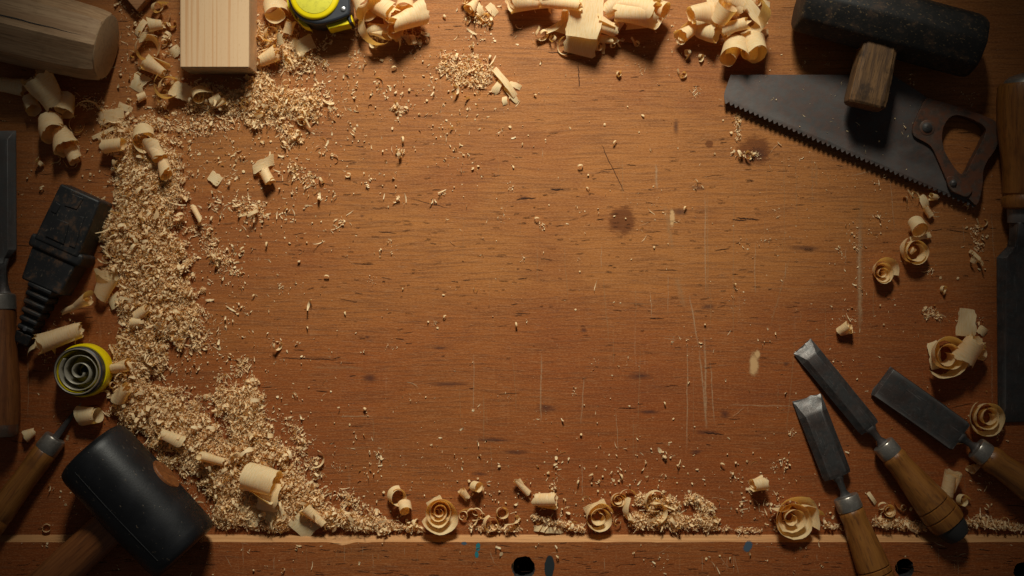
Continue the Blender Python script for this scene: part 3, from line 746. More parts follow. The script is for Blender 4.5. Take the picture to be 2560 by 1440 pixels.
def spiral_tape():
    bm = bmesh.new(); N = 190; last = None
    for i in range(N + 1):
        s = i / N; th = s * 2 * math.pi * 2.6 + 2.4
        rr = RC * (.84 - .04 * min(1, s * 4)) if s < .25 else RC * (.80 - .62 * ((s - .25) / .75) ** .9)
        x, y = rr * math.cos(th), rr * math.sin(th) - .001 * s; zt = ZC - .002 - .004 * s
        cur = [bm.verts.new((x, y, .004)), bm.verts.new((x, y, zt))]
        if last: bm.faces.new((last[0], last[1], cur[1], cur[0]))
        last = cur
    return bm
o = part('coiled_tape', spiral_tape(), 'tapesteel', t); sm = o.modifiers.new('thick', 'SOLIDIFY'); sm.thickness = .0009
part('core', zlathe([(RC * .15, .001), (RC * .15, .010), (RC * .02, .012)]), 'dark', t)

# plug
ZQ = .034
p0 = at(200, 482, ZQ); p1 = at(50, 857, .018)
m = axis_frame(Vector((p0.x, p0.y, 0)), Vector((p1.x, p1.y, 0)))
t = empty('power_plug', 'worn black plug with a ribbed cable sleeve lying left of the big sawdust heap', 'plug', m)
def lbox(x0, x1, w0, w1, z0, z1, ins=.88):
    return loft([[(hx(x0), -hx(w0), z0), (hx(x0), hx(w0), z0), (hx(x0), hx(w0 * ins), z1), (hx(x0), -hx(w0 * ins), z1)],
                 [(hx(x1), -hx(w1), z0), (hx(x1), hx(w1), z0), (hx(x1), hx(w1 * ins), z1), (hx(x1), -hx(w1 * ins), z1)]])
bd = part('body', lbox(-2, 148, 60, 66, .002, ZQ), 'plugiron', t, True, .0022, 3, 40)
part('collar', lbox(136, 168, 76, 74, .001, ZQ - .001, .92), 'plugiron', t, True, .003, 3, 40)
part('rear_body', lbox(166, 250, 66, 58, .003, ZQ - .004), 'plugiron', t, True, .002, 3, 40)
# raised mouldings on the upper face
def raised(pts, z0, z1, name='moulding'): return part(name, prism([(hx(x), hx(y)) for x, y in pts], z0, z1), 'plugiron', bd, True, .0005, 2)
raised([(8, 14), (40, 10), (44, -22), (10, -20)], ZQ - .001, ZQ + .0010)
raised([(50, 34), (128, 44), (128, 28), (52, 20)], ZQ - .001, ZQ + .0010)
raised([(78, 6), (130, 16), (130, -34), (80, -26)], ZQ - .001, ZQ + .0013)
raised([(46, -30), (70, -32), (70, -46), (44, -44)], ZQ - .001, ZQ + .0008)
# sleeve with ribs
n = 6; xs0 = 246; step_ = 21.5
part('cable_sleeve', loft([[(hx(x), -hx(w), .006), (hx(x), hx(w), .006), (hx(x), hx(w * .85), z), (hx(x), -hx(w * .85), z)] for x, w, z in ((240, 30, .026), (372, 20, .018))]), 'plugiron', t, True, .002, 2)
for i in range(n):
    x = xs0 + i * step_; w = 36 - i * 2.4; z = .0300 - i * .0017
    part('rib', loft([[(hx(xx), -hx(ww), .003), (hx(xx), hx(ww), .003), (hx(xx), hx(ww * .86), zz), (hx(xx), -hx(ww * .86), zz)] for xx, ww, zz in ((x, w - 3, z - .003), (x + 4, w, z), (x + 12, w, z), (x + 16, w - 3, z - .003))]), 'plugiron', t, True, .0008, 2)
part('sleeve_end', loft([[(hx(x), -hx(w), .002), (hx(x), hx(w), .002), (hx(x), hx(w * .88), z), (hx(x), -hx(w * .88), z)] for x, w, z in ((374, 24, .019), (404, 22, .017))]), 'plugiron', t, True, .0015, 3)
bm = lathe([(0, hx(6)), (.0008, hx(6)), (.0012, hx(3))], 20); bmesh.ops.transform(bm, matrix=Matrix.Translation((hx(362), 0, .0205)) @ Matrix.Rotation(R(-90), 4, 'Y'), verts=bm.verts)
part('screw', bm, 'chrome', t)

# awl
p0 = at(203, 1008, .004); p1 = at(-30, 1322, .020)
m = axis_frame(p0, p1); t = empty('awl', 'awl with a thin steel spike and a golden wooden handle left of the rubber mallet', 'awl', m)
Lp = lambda s: hx(s)
part('spike', lathe([(0, hx(1)), (Lp(20), hx(3.5)), (Lp(60), hx(6.5)), (Lp(100), hx(9)), (Lp(112), hx(10))], 20, 1, .7), 'steel', t)
part('ferrule', lathe([(Lp(102), hx(20)), (Lp(103), hx(26)), (Lp(107), hx(28)), (Lp(140), hx(30)), (Lp(143), hx(29))], 48), 'ferrule', t)
part('handle', lathe([(Lp(142), hx(27)), (Lp(146), hx(30)), (Lp(170), hx(30)), (Lp(230), hx(29)), (Lp(300), hx(33)), (Lp(332), hx(35)), (Lp(335), hx(33)), (Lp(338), hx(33)), (Lp(341), hx(35)), (Lp(380), hx(34)), (Lp(391), hx(28))], 48, wob=.012), 'handle', t, ang=50)

# ------------------------------------------------------------------ sawdust heaps
rs = np.random.RandomState(11)
# capsules: x0,y0,x1,y1,radius,density(0..1),height mm
HEAPS = [
    (335, 345, 370, 430, 80, .9, 4), (370, 440, 355, 600, 112, 1.0, 8), (340, 590, 400, 700, 105, 1.0, 8), (380, 690, 420, 790, 95, .85, 6),
    (345, 760, 360, 890, 70, .8, 5), (335, 890, 330, 1000, 62, .8, 5), (330, 1000, 430, 1070, 75, .9, 5), (430, 1060, 560, 1160, 95, .9, 6),
    (600, 1020, 640, 1150, 72, .9, 6), (570, 1190, 700, 1250, 85, .9, 6), (560, 1280, 700, 1300, 40, .9, 5), (720, 1190, 800, 1270, 45, .75, 4),
    (780, 1290, 960, 1312, 28, 1.0, 6), (860, 1240, 930, 1290, 26, .5, 2), (1000, 1318, 1050, 1322, 12, .9, 3), (1180, 1315, 1290, 1322, 13, .6, 2), (1330, 1290, 1450, 1322, 14, 1.0, 4),
    (1590, 1302, 1770, 1302, 28, .8, 4), (1600, 1250, 1690, 1260, 22, .6, 3), (1720, 1245, 1770, 1270, 22, .9, 3), (1790, 1320, 1900, 1326, 8, .8, 2),
    (2065, 1312, 2110, 1318, 10, .8, 2), (2190, 1305, 2310, 1318, 14, .9, 3), (2410, 1305, 2560, 1318, 12, .9, 3), (2440, 1290, 2480, 1310, 12, .6, 2),
    (630, 235, 760, 265, 48, .95, 4), (660, 200, 640, 290, 40, .7, 3), (690, 300, 730, 345, 30, .8, 2), (500, 245, 610, 250, 42, .5, 3), (420, 320, 580, 290, 46, .22, 0), (760, 280, 800, 250, 40, .5, 1),
    (1115, 160, 1200, 180, 38, .75, 2), (1140, 200, 1190, 205, 20, .5, 1), (650, 80, 760, 150, 50, .5, 3), (250, 520, 290, 640, 42, .6, 2), (230, 260, 330, 300, 30, .4, 1),
    (740, 420, 770, 450, 26, .4, 0), (600, 515, 650, 530, 30, .35, 0), (600, 920, 620, 900, 26, .4, 0), (487, 855, 487, 856, 20, .9, 2), (1845, 290, 1845, 345, 10, .5, 0), (1830, 380, 1890, 392, 14, .15, 0), (2325, 785, 2345, 790, 20, .45, 0),
    (2440, 575, 2450, 620, 16, .25, 0), (1180, 30, 1215, 50, 24, .5, 1), (1000, 380, 1005, 378, 14, .5, 0), (985, 272, 1010, 278, 12, .5, 0), (900, 80, 1050, 96, 22, .25, 1), (2320, 520, 2326, 530, 14, .5, 1),
    (540, 640, 590, 680, 26, .25, 0), (500, 560, 560, 640, 34, .3, 0), (470, 800, 500, 860, 36, .35, 0), (730, 1060, 760, 1110, 30, .35, 0), (560, 950, 600, 1000, 28, .4, 0), (690, 1130, 790, 1170, 30, .5, 1), (1600, 1240, 1630, 1275, 18, .6, 3),
]
def heap_height(px, py):
    px = np.asarray(px, float); py = np.asarray(py, float); hh = np.zeros_like(px)
    for x0, y0, x1, y1, rr, dn, hm in HEAPS:
        if hm <= 0: continue
        dx, dy = x1 - x0, y1 - y0; q = np.clip(((px - x0) * dx + (py - y0) * dy) / max(dx * dx + dy * dy, 1), 0, 1)
        d = np.hypot(px - x0 - q * dx, py - y0 - q * dy) / (rr * 1.08)
        hh = np.maximum(hh, hm * .0009 * np.clip(1 - d ** 2, 0, 1) ** .8)
    return hh
def hh1(px, py): return float(heap_height(px, py))

def mini_ribbon(r, arc, w, n, rag=0.0, helix=0.0, curve2=0.0):
    """small bent strip: verts (2(n+1)), quads n"""
    v = []
    for i in range(n + 1):
        s = i / n; a = arc * (s - .5); rr = r * (1 + curve2 * s)
        x, z = rr * math.sin(a), rr * (1 - math.cos(a)); ww = w * (.55 + .45 * math.sin(math.pi * (s * .9 + .05))) * (1 + rs.uniform(-rag, rag)) / 2
        v += [(x, -ww + helix * s, z), (x, ww + helix * s, z)]
    v = np.array(v); v -= v.mean(0)
    f = [(2 * i, 2 * i + 1, 2 * i + 3, 2 * i + 2) for i in range(n)]
    return v, np.array(f)
PROTO = []
for k in range(14): PROTO.append((mini_ribbon(rs.uniform(.0007, .0019), rs.uniform(2.2, 5.8), rs.uniform(.0004, .0012), 8, .3, rs.uniform(-.001, .001)), 'curl'))
for k in range(8): PROTO.append((mini_ribbon(rs.uniform(.0016, .0030), rs.uniform(2.0, 5.6), rs.uniform(.0008, .0022), 10, .3, rs.uniform(-.002, .002)), 'big'))
for k in range(14): PROTO.append((mini_ribbon(rs.uniform(.0014, .004), rs.uniform(.5, 1.3), rs.uniform(.0008, .0018), 3, .4), 'flake'))
for k in range(8): PROTO.append((mini_ribbon(rs.uniform(.003, .007), rs.uniform(.7, 1.7), rs.uniform(.0004, .0008), 6, .3, rs.uniform(-.001, .001)), 'sliver'))
def granule():
    v = rs.normal(size=(8, 3)); base = np.array([(x, y, z) for x in (-1, 1) for y in (-1, 1) for z in (-1, 1)], float)
    v = base * rs.uniform(.55, 1.2, (8, 3)) * np.array([rs.uniform(.0003, .0007), rs.uniform(.0003, .0006), rs.uniform(.0002, .0005)])
    f = np.array([(0, 1, 3, 2), (4, 6, 7, 5), (0, 4, 5, 1), (2, 3, 7, 6), (0, 2, 6, 4), (1, 5, 7, 3)])
    return v, f
for k in range(10): PROTO.append((granule(), 'granule'))
KIND = {k: [i for i, p in enumerate(PROTO) if p[1] == k] for k in ('curl', 'flake', 'sliver', 'granule', 'big')}

def rotmats(n, flat):
    """random rotations; flat in 0..1 keeps pieces lying down"""
    a = rs.uniform(0, 2 * np.pi, n); b = rs.normal(0, 1, n) * (1.4 - flat); c = rs.normal(0, 1, n) * (1.4 - flat)
    ca, sa, cb, sb, cc, sc_ = np.cos(a), np.sin(a), np.cos(b), np.sin(b), np.cos(c), np.sin(c)
    Z = np.zeros(n); O = np.ones(n)
    Rz = np.stack([ca, -sa, Z, sa, ca, Z, Z, Z, O], 1).reshape(n, 3, 3); Ry = np.stack([cb, Z, sb, Z, O, Z, -sb, Z, cb], 1).reshape(n, 3, 3); Rx = np.stack([O, Z, Z, Z, cc, -sc_, Z, sc_, cc], 1).reshape(n, 3, 3)
    return Rz @ Ry @ Rx

def scatter(P):
    """P: rows px,py,z(m),scale,kindcode,flat -> verts, quads"""
    V, F, off = [], [], 0
    names = ['curl', 'flake', 'sliver', 'granule', 'big']
    pick = np.array([KIND[names[int(k)]][rs.randint(len(KIND[names[int(k)]]))] for k in P[:, 4]])
    for i, ((v, f), kd) in enumerate(PROTO):
        S = P[pick == i]
        if not len(S): continue
        n = len(S); Rm = rotmats(n, .9) if kd == 'sliver' else rotmats(n, .62)
        sx = S[:, 3][:, None, None]
        W_ = np.einsum('nij,vj->nvi', Rm, v) * sx
        low = W_[:, :, 2].min(1)
        kz = (H - S[:, 2]) / H
        W_[:, :, 0] += ((S[:, 0] - 1280) * U * kz)[:, None]; W_[:, :, 1] += ((720 - S[:, 1]) * U * kz)[:, None]
        W_[:, :, 2] += (S[:, 2] - low + .0001)[:, None]
        V.append(W_.reshape(-1, 3)); nv = len(v)
        ff = (f[None] + (np.arange(n) * nv)[:, None, None] + off).reshape(-1, 4); F.append(ff); off += n * nv
    return np.concatenate(V), np.concatenate(F)

rows = []
for x0, y0, x1, y1, rr, dn, hm in HEAPS:
    Lc = math.hypot(x1 - x0, y1 - y0); area = (Lc * 2 * rr + math.pi * rr * rr)
    layers = 1 + (hm > 2) * .9 + (hm > 4) * .9
    n = int(area * dn * layers / 12.0)
    n = int(n * 2.3); R_ = rr * 1.35
    px = rs.uniform(min(x0, x1) - R_, max(x0, x1) + R_, n * 3); py = rs.uniform(min(y0, y1) - R_, max(y0, y1) + R_, n * 3)
    dx, dy = x1 - x0, y1 - y0; qq = np.clip(((px - x0) * dx + (py - y0) * dy) / max(dx * dx + dy * dy, 1), 0, 1)
    rad = np.hypot(px - x0 - qq * dx, py - y0 - qq * dy) / rr
    nz = np.array([.55 * mnoise.noise(Vector((a_ / 20, b_ / 20, 5))) + .5 * mnoise.noise(Vector((a_ / 60, b_ / 60, 1))) for a_, b_ in zip(px, py)])
    keep = (rs.uniform(0, 1, len(px)) < np.clip((.92 - rad + nz * .8) * 1.0, 0, 1)) & (rad < 1.35)
    px, py = px[keep], py[keep]; m_ = min(len(px), n)
    sel = rs.permutation(len(px))[:m_]; px, py = px[sel], py[sel]; q = rs.uniform(0, 1, m_)
    z = heap_height(px, py) * (.5 + .5 * q)
    kd = rs.choice(5, len(px), p=(.42, .18, .16, .15, .09))
    rows.append(np.stack([px, py, z, rs.lognormal(-.30, .46, len(px)), kd, q], 1))
# loose scatter, thicker toward the heaps and the rail
for n, (xa, xb, ya, yb), s in ((6000, (380, 900, 150, 1320), .6), (1500, (380, 900, 150, 1320), .85), (520, (820, 1250, 60, 500), .8), (900, (700, 2100, 1130, 1325), .8), (420, (1100, 2500, 60, 700), .6), (140, (900, 1800, 500, 1130), .5),
                            (420, (1900, 2560, 560, 1330), .6), (260, (0, 260, 220, 1320), .7), (420, (300, 450, 0, 330), .8), (130, (100, 2560, 1360, 1436), .6), (500, (560, 860, 160, 560), .9), (300, (640, 900, 60, 260), .9), (900, (700, 2300, 100, 1320), .34), (200, (1880, 2480, 200, 480), .4)):
    # clusters, so that it never reads as even noise
    k = max(8, n // 14); cx = rs.uniform(xa, xb, k); cy = rs.uniform(ya, yb, k); sp = rs.choice((7, 14, 40, 120), k)
    i = rs.randint(0, k, n); px = cx[i] + rs.normal(0, 1, n) * sp[i]; py = cy[i] + rs.normal(0, 1, n) * sp[i]
    if xa == 380:   # fade away from the heap
        ok = rs.uniform(0, 1, n) < np.exp(-np.clip(px - 460 - 190 * (py > 1000), 0, None) / 130); px, py = px[ok], py[ok]
    kd = rs.choice(5, len(px), p=(.32, .26, .12, .27, .03))
    rows.append(np.stack([px, py, np.zeros(len(px)), rs.lognormal(.12, .42, len(px)) * s, kd, px * 0], 1))
P = np.concatenate(rows)
P = P[(P[:, 1] < 1329) | (P[:, 1] > 1357)]
P[P[:, 1] > 1340, 2] = ZR
# saw blade carries a few crumbs; keep tools clear of the rest
def inside(px, py, poly):
    r_ = np.zeros(len(px), bool); n_ = len(poly); j = n_ - 1
    for i in range(n_):
        (xi, yi), (xj, yj) = poly[i], poly[j]
        c_ = ((yi > py) != (yj > py)) & (px < (xj - xi) * (py - yi) / (yj - yi + 1e-9) + xi); r_ ^= c_; j = i
    return r_
CLEAR = [[(145, 1180), (300, 1062), (545, 1322), (420, 1450), (380, 1450)], [(150, 462), (250, 503), (182, 700), (70, 863), (25, 850)], [(450, -50), (645, -50), (645, 192), (460, 192)],
         [(-10, -50), (275, -50), (298, 100), (250, 205), (-10, 160)], [(716, -50), (884, -50), (884, 62), (770, 78), (722, 10)], [(1987, 885), (2030, 850), (2192, 1046), (2400, 1340), (2330, 1345), (2155, 1087)],
         [(1983, 1005), (2052, 984), (2128, 1175), (2230, 1450), (2150, 1450), (2061, 1201)], [(2175, 986), (2227, 917), (2418, 1055), (2560, 1156), (2560, 1255), (2367, 1109)], [(2495, 200), (2560, 200), (2560, 1056), (2495, 1056)],
         [(-10, 320), (48, 320), (48, 1090), (-10, 1090)], [(136, 900), (200, 860), (275, 900), (270, 960), (200, 992), (140, 960)], [(1975, -50), (2470, -50), (2470, 60), (2410, 200), (1980, 80)], [(2110, 120), (2240, 120), (2205, 285), (2110, 260)], [(2280, 250), (2500, 300), (2440, 515), (2350, 440)], [(1270,1382),(1350,1382),(1350,1445),(1270,1445)]]
bad = np.zeros(len(P), bool)
for poly in CLEAR: bad |= inside(P[:, 0], P[:, 1], poly)
P = P[~bad]
sawp = [(1815, 187), (2290, 187), (2290, 440), (1812, 250)]
on = inside(P[:, 0], P[:, 1], sawp); P[on, 2] = ZB + .0006
P = P[~on | (rs.uniform(0, 1, len(P)) < .5)]
V, F = scatter(P)
def heap_base():
    """the packed body of the heaps under the loose flakes"""
    st = 5; xs = np.arange(150, 2570, st); ys = np.arange(150, 1330, st); X, Y = np.meshgrid(xs, ys)
    Z = heap_height(X, Y) * .60 - .0028; nz = rs.uniform(-1, 1, X.shape) * .0008 * (Z > 0); Z = Z + nz
    idx = -np.ones(X.shape, int); cell = (Z[:-1, :-1] > 0) & (Z[1:, :-1] > 0) & (Z[:-1, 1:] > 0) & (Z[1:, 1:] > 0)
    use = np.zeros(X.shape, bool); use[:-1, :-1] |= cell; use[1:, :-1] |= cell; use[:-1, 1:] |= cell; use[1:, 1:] |= cell
    idx[use] = np.arange(use.sum()); k = (H - Z) / H
    v = np.stack([((X - 1280) * U * k)[use], ((720 - Y) * U * k)[use], Z[use]], 1)
    a_ = idx[:-1, :-1][cell]; b_ = idx[1:, :-1][cell]; c_ = idx[1:, 1:][cell]; d_ = idx[:-1, 1:][cell]
    return v, np.stack([a_, b_, c_, d_], 1)
v2, f2 = heap_base()
nF1 = len(F); F = np.concatenate([F, f2 + len(V)]); V = np.concatenate([V, v2])
me = bpy.data.meshes.new('sawdust'); me.vertices.add(len(V)); me.vertices.foreach_set('co', V.ravel())
me.loops.add(F.size); me.loops.foreach_set('vertex_index', F.ravel().astype(np.int32))
me.polygons.add(len(F)); me.polygons.foreach_set('loop_start', np.arange(0, F.size, 4, dtype=np.int32)); me.polygons.foreach_set('loop_total', np.full(len(F), 4, dtype=np.int32))
me.update(calc_edges=True); me.materials.append(M['dust'])
g = plain('packed_sawdust_shaded', (0.52, 0.28, 0.10), .8, 0, .2, .6, 700); me.materials.append(g)  # shade of the gaps between flakes put into a darker base colour
mi_ = np.zeros(len(F), np.int32); mi_[nF1:] = 1; me.polygons.foreach_set('material_index', mi_)
o = bpy.data.objects.new('sawdust', me); COL.objects.link(o)
tag(o, 'fine pale sawdust and crumbs heaped and strewn over the workbench', 'sawdust', None, 'stuff')
print('sawdust pieces', len(P), 'faces', len(F))

# individual larger flakes lying loose
REG = [((820, 1800, 420, 1120), 34), ((860, 1900, 1150, 1300), 40), ((560, 900, 220, 1000), 40), ((880, 1850, 130, 420), 34), ((2190, 2480, 560, 1320), 24), ((60, 250, 260, 1320), 12), ((560, 2480, 1362, 1400), 8)]
MARKS = [(1556, 553, 'the round brown stain'), (1310, 495, 'the black knot'), (1885, 380, 'the dark stain below the saw tip'), (1885, 915, 'the pale bare patch'), (1530, 420, 'the crossed dark scratches'),
    (1815, 240, 'the tip of the saw'), (2007, 866, 'the tip of the middle chisel'), (2018, 995, 'the tip of the leftmost fanned chisel'), (2201, 951, 'the tip of the broad flat chisel'), (2112, 821, 'the stubby nugget above the chisels'),
    (1101, 1288, 'the left spiral rosette'), (1992, 1290, 'the large rose like spiral'), (1500, 1292, 'the open cup shaving'), (1362, 1251, 'the shell shaped roll'), (1897, 1208, 'the frayed roll'), (993, 1240, 'the double curl by the rail'),
    (660, 420, 'the twisted ribbon shaving'), (800, 78, 'the tape measure'), (640, 190, 'the pine block corner'), (1262, 225, 'the trough shaped sliver'), (1150, 170, 'the small crumb patch'), (1465, 120, 'the big top shaving heap'), (1850, 150, 'the double roll'),
    (1705, 183, 'the small isolated hook'), (990, 90, 'the bunch beside the tape measure'), (1773, 360, 'the small oval stain'), (1308, 1418, 'the middle hole in the rail'), (1195, 1375, 'the teal paint mark'), (768, 1306, 'the half rolled shaving on the rail'),
    (2214, 676, 'the small tight rosette on the right'), (2372, 892, 'the big rosette near the right edge'), (2465, 1046, 'the loose spiral by the right edge'), (2440, 512, 'the heel of the saw'), (200, 925, 'the tape reel'), (130, 660, 'the black plug'),
    (72, 1088, 'the pale curl by the awl'), (116, 1320, 'the open ring by the rail'), (860, 1083, 'the pale rectangular scuff'), (1770, 768, 'the small dark smudge right of the middle'), (490, 536, 'the stick like roll'), (2262, 1420, 'the right hole in the rail'),
    (1250, 1000, 'the lower middle of the bench'), (1100, 700, 'the very middle of the bench'), (950, 500, 'the bare left middle of the bench'), (820, 640, 'the crumbs right of the sawdust heap'), (700, 900, 'the crumbs above the lower sawdust heap')]
USED = set(); SHAPES = ['flat', 'slightly bent', 'bent', 'tightly curled']
DIRS = ['right of', 'above and right of', 'directly above', 'above and left of', 'left of', 'below and left of', 'directly below', 'below and right of']
def flake_label(px, py, shape):
    d, mx_, my_, nm = min((math.hypot(px - a_, py - b_), a_, b_, c_) for a_, b_, c_ in MARKS)
    if d > 260: return None
    k = DIRS[int(((math.atan2(my_ - py, px - mx_) / (2 * math.pi)) * 8 + 8.5)) % 8]
    far = 'close' if d < 75 else 'some way' if d < 150 else 'far'
    lab = '%s pale wood flake lying %s %s %s' % (shape, far, k, nm)
    if lab in USED or len(lab.split()) > 16: return None
    USED.add(lab); return lab
fr = random.Random(5); fmesh = []
for k in range(12):
    bm = bmesh.new(); n = 6; rr = fr.uniform(.0012, .0030); arc = (.8, 1.2, 2.0, 4.2)[k % 4]; w = fr.uniform(.0014, .0026); last = None
    uvl = bm.loops.layers.uv.new()
    for i in range(n + 1):
        s = i / n; a_ = arc * (s - .5); ww = w * (.6 + .4 * math.sin(math.pi * s)) / 2 * fr.uniform(.8, 1.2)
        cur = [bm.verts.new((rr * math.sin(a_), -ww, rr * math.cos(a_))), bm.verts.new((rr * math.sin(a_), ww, rr * math.cos(a_)))]
        if last: bm.faces.new((last[0], last[1], cur[1], cur[0]))
        last = cur
    me = bpy.data.meshes.new('wood_flake'); bm.to_mesh(me); bm.free(); me.materials.append(M['shaving']); fmesh.append(me)
    cz = np.array([v.co for v in me.vertices]); c_ = cz.mean(0)
    for v in me.vertices: v.co -= Vector(c_)
    sm_ = [True] * len(me.polygons); me.polygons.foreach_set('use_smooth', sm_)
for (xa, xb, ya, yb), n in REG:
    k = 0; guard = 0
    while k < n and guard < 4000:
        guard += 1; px = fr.uniform(xa, xb); py = fr.uniform(ya, yb); arr = (np.array([px]), np.array([py]))
        if xa == 560 and yb == 1000 and fr.random() > math.exp(-(px - 560) / 130): continue
        if any(inside(*arr, poly)[0] for poly in CLEAR) or inside(*arr, sawp)[0] or hh1(px, py) > .0008: continue
        ki = fr.randrange(12); lab = flake_label(px, py, SHAPES[ki % 4])
        if not lab: continue
        o = bpy.data.objects.new('wood_flake', fmesh[ki]); COL.objects.link(o)
        s = fr.uniform(.7, 1.25) * (.8 if ya == 420 else 1); o.scale = (s, s, s)
        o.rotation_euler = (fr.gauss(0, .5), fr.gauss(0, .5), fr.uniform(0, 6.3))
        mat3 = o.rotation_euler.to_matrix(); low = min((mat3 @ v.co).z for v in o.data.vertices) * s
        zb = ZR if ya > 1340 else 0
        p = at(px, py, zb); o.location = (p.x, p.y, zb - low + .0002)
        tag(o, lab, 'wood flake', 'loose wood flakes strewn on the bench'); k += 1

# ------------------------------------------------------------------ curled shavings, each one its own object
def spiral(r0, r1, turns, ccw=1, irr=.22):
    """list of (arc length, curvature) steps in px"""
    n = max(6, int(turns * 26)); out = []
    for i in range(n):
        rr = (r0 + (r1 - r0) * (i + .5) / n); dth = turns * 2 * math.pi / n
        rr *= 1 + irr * mnoise.noise(Vector((i * dth * .55, r1 * 3.7, r0 * 1.3))) * 1.6
        out.append((rr * dth, ccw / rr))
    return out
def straight(L, k=0.0, n=6): return [(L / n, k)] * n

def shaving(px, py, path, width, label, yaw=0, tilt=90, spin=0, lift=None, shift=0, cone=0, rag=.06, taper=.1, seed=0, th=.00035, name='curled_shaving', wav=.05, twist=None):
    sr = random.Random(seed * 31 + int(px)); K = U * (1.2 if py < 125 and px > 885 else 1.08)
    x = z = a = 0.0; P_ = [(0.0, 0.0, 0.0)]; tot = sum(s for s, _ in path); acc = 0; NR = [(0.0, 1.0)]; twist = sr.uniform(-.4, .4) if twist is None else twist
    for s, k in path:
        h_ = a + s * k / 2; x += s * math.cos(h_); z += s * math.sin(h_); a += s * k; acc += s; P_.append((x, z, acc / tot)); NR.append((-math.sin(a), math.cos(a)))
    nv = 7; ph = sr.uniform(0, 50); bm = bmesh.new(); uvl = bm.loops.layers.uv.new(); rowsv = []
    for i, (x, z, s) in enumerate(P_):
        t = 1 - taper * (max(0, 1 - s / .12) + max(0, (s - .88) / .12))
        wlo = width * t * (.5 + rag * mnoise.noise(Vector((s * tot / 26, ph, 0))) + rag * .8 * mnoise.noise(Vector((s * tot / 7, ph, 5))))
        whi = width * t * (.5 + rag * mnoise.noise(Vector((s * tot / 22, ph, 9))) + rag * .8 * mnoise.noise(Vector((s * tot / 6, ph, 15))))
        row = []
        nx, nz = NR[i]; tw = twist * (s - .5) * 1.4 + .35 * mnoise.noise(Vector((s * tot / 40, ph, 21)))
        for j in range(nv):
            v = -wlo + (wlo + whi) * j / (nv - 1)
            q = 1 + cone * (v / width) + wav * mnoise.noise(Vector((s * 3.1, v / width * 1.5, ph)))
            dn = v * tw
            row.append((bm.verts.new(((x * q + nx * dn) * K, (v + shift * s) * K, (z * q + nz * dn) * K)), (s * tot / 60, v / 60)))
        rowsv.append(row)
    for A, B in zip(rowsv, rowsv[1:]):
        for j in range(nv - 1):
            f = bm.faces.new((A[j][0], A[j + 1][0], B[j + 1][0], B[j][0])); f.smooth = True
            for lp, q in zip(f.loops, (A[j], A[j + 1], B[j + 1], B[j])): lp[uvl].uv = q[1]
    Rm = Matrix.Rotation(R(yaw), 4, 'Z') @ Matrix.Rotation(R(tilt), 4, 'Y') @ Matrix.Rotation(R(spin), 4, 'Z') @ Matrix.Rotation(R(90), 4, 'X')
    bmesh.ops.transform(bm, matrix=Rm, verts=bm.verts)
    lo = Vector((min(v.co.x for v in bm.verts), min(v.co.y for v in bm.verts), min(v.co.z for v in bm.verts)))
    hi_ = Vector((max(v.co.x for v in bm.verts), max(v.co.y for v in bm.verts), max(v.co.z for v in bm.verts)))
    bmesh.ops.translate(bm, vec=(-(lo.x + hi_.x) / 2, -(lo.y + hi_.y) / 2, -lo.z), verts=bm.verts)
    me = bpy.data.meshes.new(name); bm.to_mesh(me); bm.free(); me.materials.append(M['shaving'])
    o = bpy.data.objects.new(name, me); COL.objects.link(o)
    zl = lift * .001 if lift is not None else hh1(px, py) * .6 + .0002
    o.location = at(px, py, zl + (hi_.z - lo.z) * .5); o.location.z = zl
    tag(o, label, 'wood shaving', 'curled wood shavings lying on the workbench')
    return o

def tube(px, py, r, L, yaw, label, turns=None, r0=None, shift=None, **k):
    q = random.Random(int(px * 7 + py * 3))
    turns = turns or q.uniform(1.15, 1.9); r0 = r0 or q.uniform(.35, .62); shift = q.uniform(-.18, .18) * L if shift is None else shift
    yaw += 180 * q.randint(0, 1)
    tl = k.pop('tilt', q.uniform(62, 80)); sp = k.pop('spin', q.uniform(0, 360)); cn = k.pop('cone', q.uniform(-.25, .35)); rg = k.pop('rag', .14)
    path = spiral(r * r0, r, turns)
    if q.random() < .4: path += straight(r * q.uniform(.3, .9), .3)
    return shaving(px, py, path, L * .92, label, yaw, tl, sp, shift=shift, cone=cn, rag=rg, wav=.16, taper=k.pop('taper', q.uniform(.1, .45)), **k)
def rose(px, py, r, h, label, turns=3.0, r0=.16, **k): return shaving(px, py, spiral(r * r0, r, turns + .3, irr=.13), h, label, k.pop('yaw', 0), k.pop('tilt', 8), k.pop('spin', 0), cone=k.pop('cone', .35), twist=k.pop('twist', .1), rag=k.pop('rag', .12), wav=k.pop('wav', .12), **k)
def flake(px, py, L, w, yaw, label, bend=1.1, **k): return shaving(px, py, straight(L, bend / L, 10), w, label, yaw - 90 + 180 * (int(px) % 2), k.pop('tilt', 84 + int(px * 3) % 13), k.pop('spin', 90 + math.degrees(bend) / 2), rag=k.pop('rag', .08) * 2.0, taper=k.pop('taper', .08), name='shaving_flake', **k)
def hook(px, py, r, tail, w, label, turns=1.1, **k): return shaving(px, py, spiral(r * .5, r, turns) + straight(tail, k.pop('kt', 0) / max(tail, 1)), w, label, k.pop('yaw', 0), k.pop('tilt', 25), k.pop('spin', 0), **k)

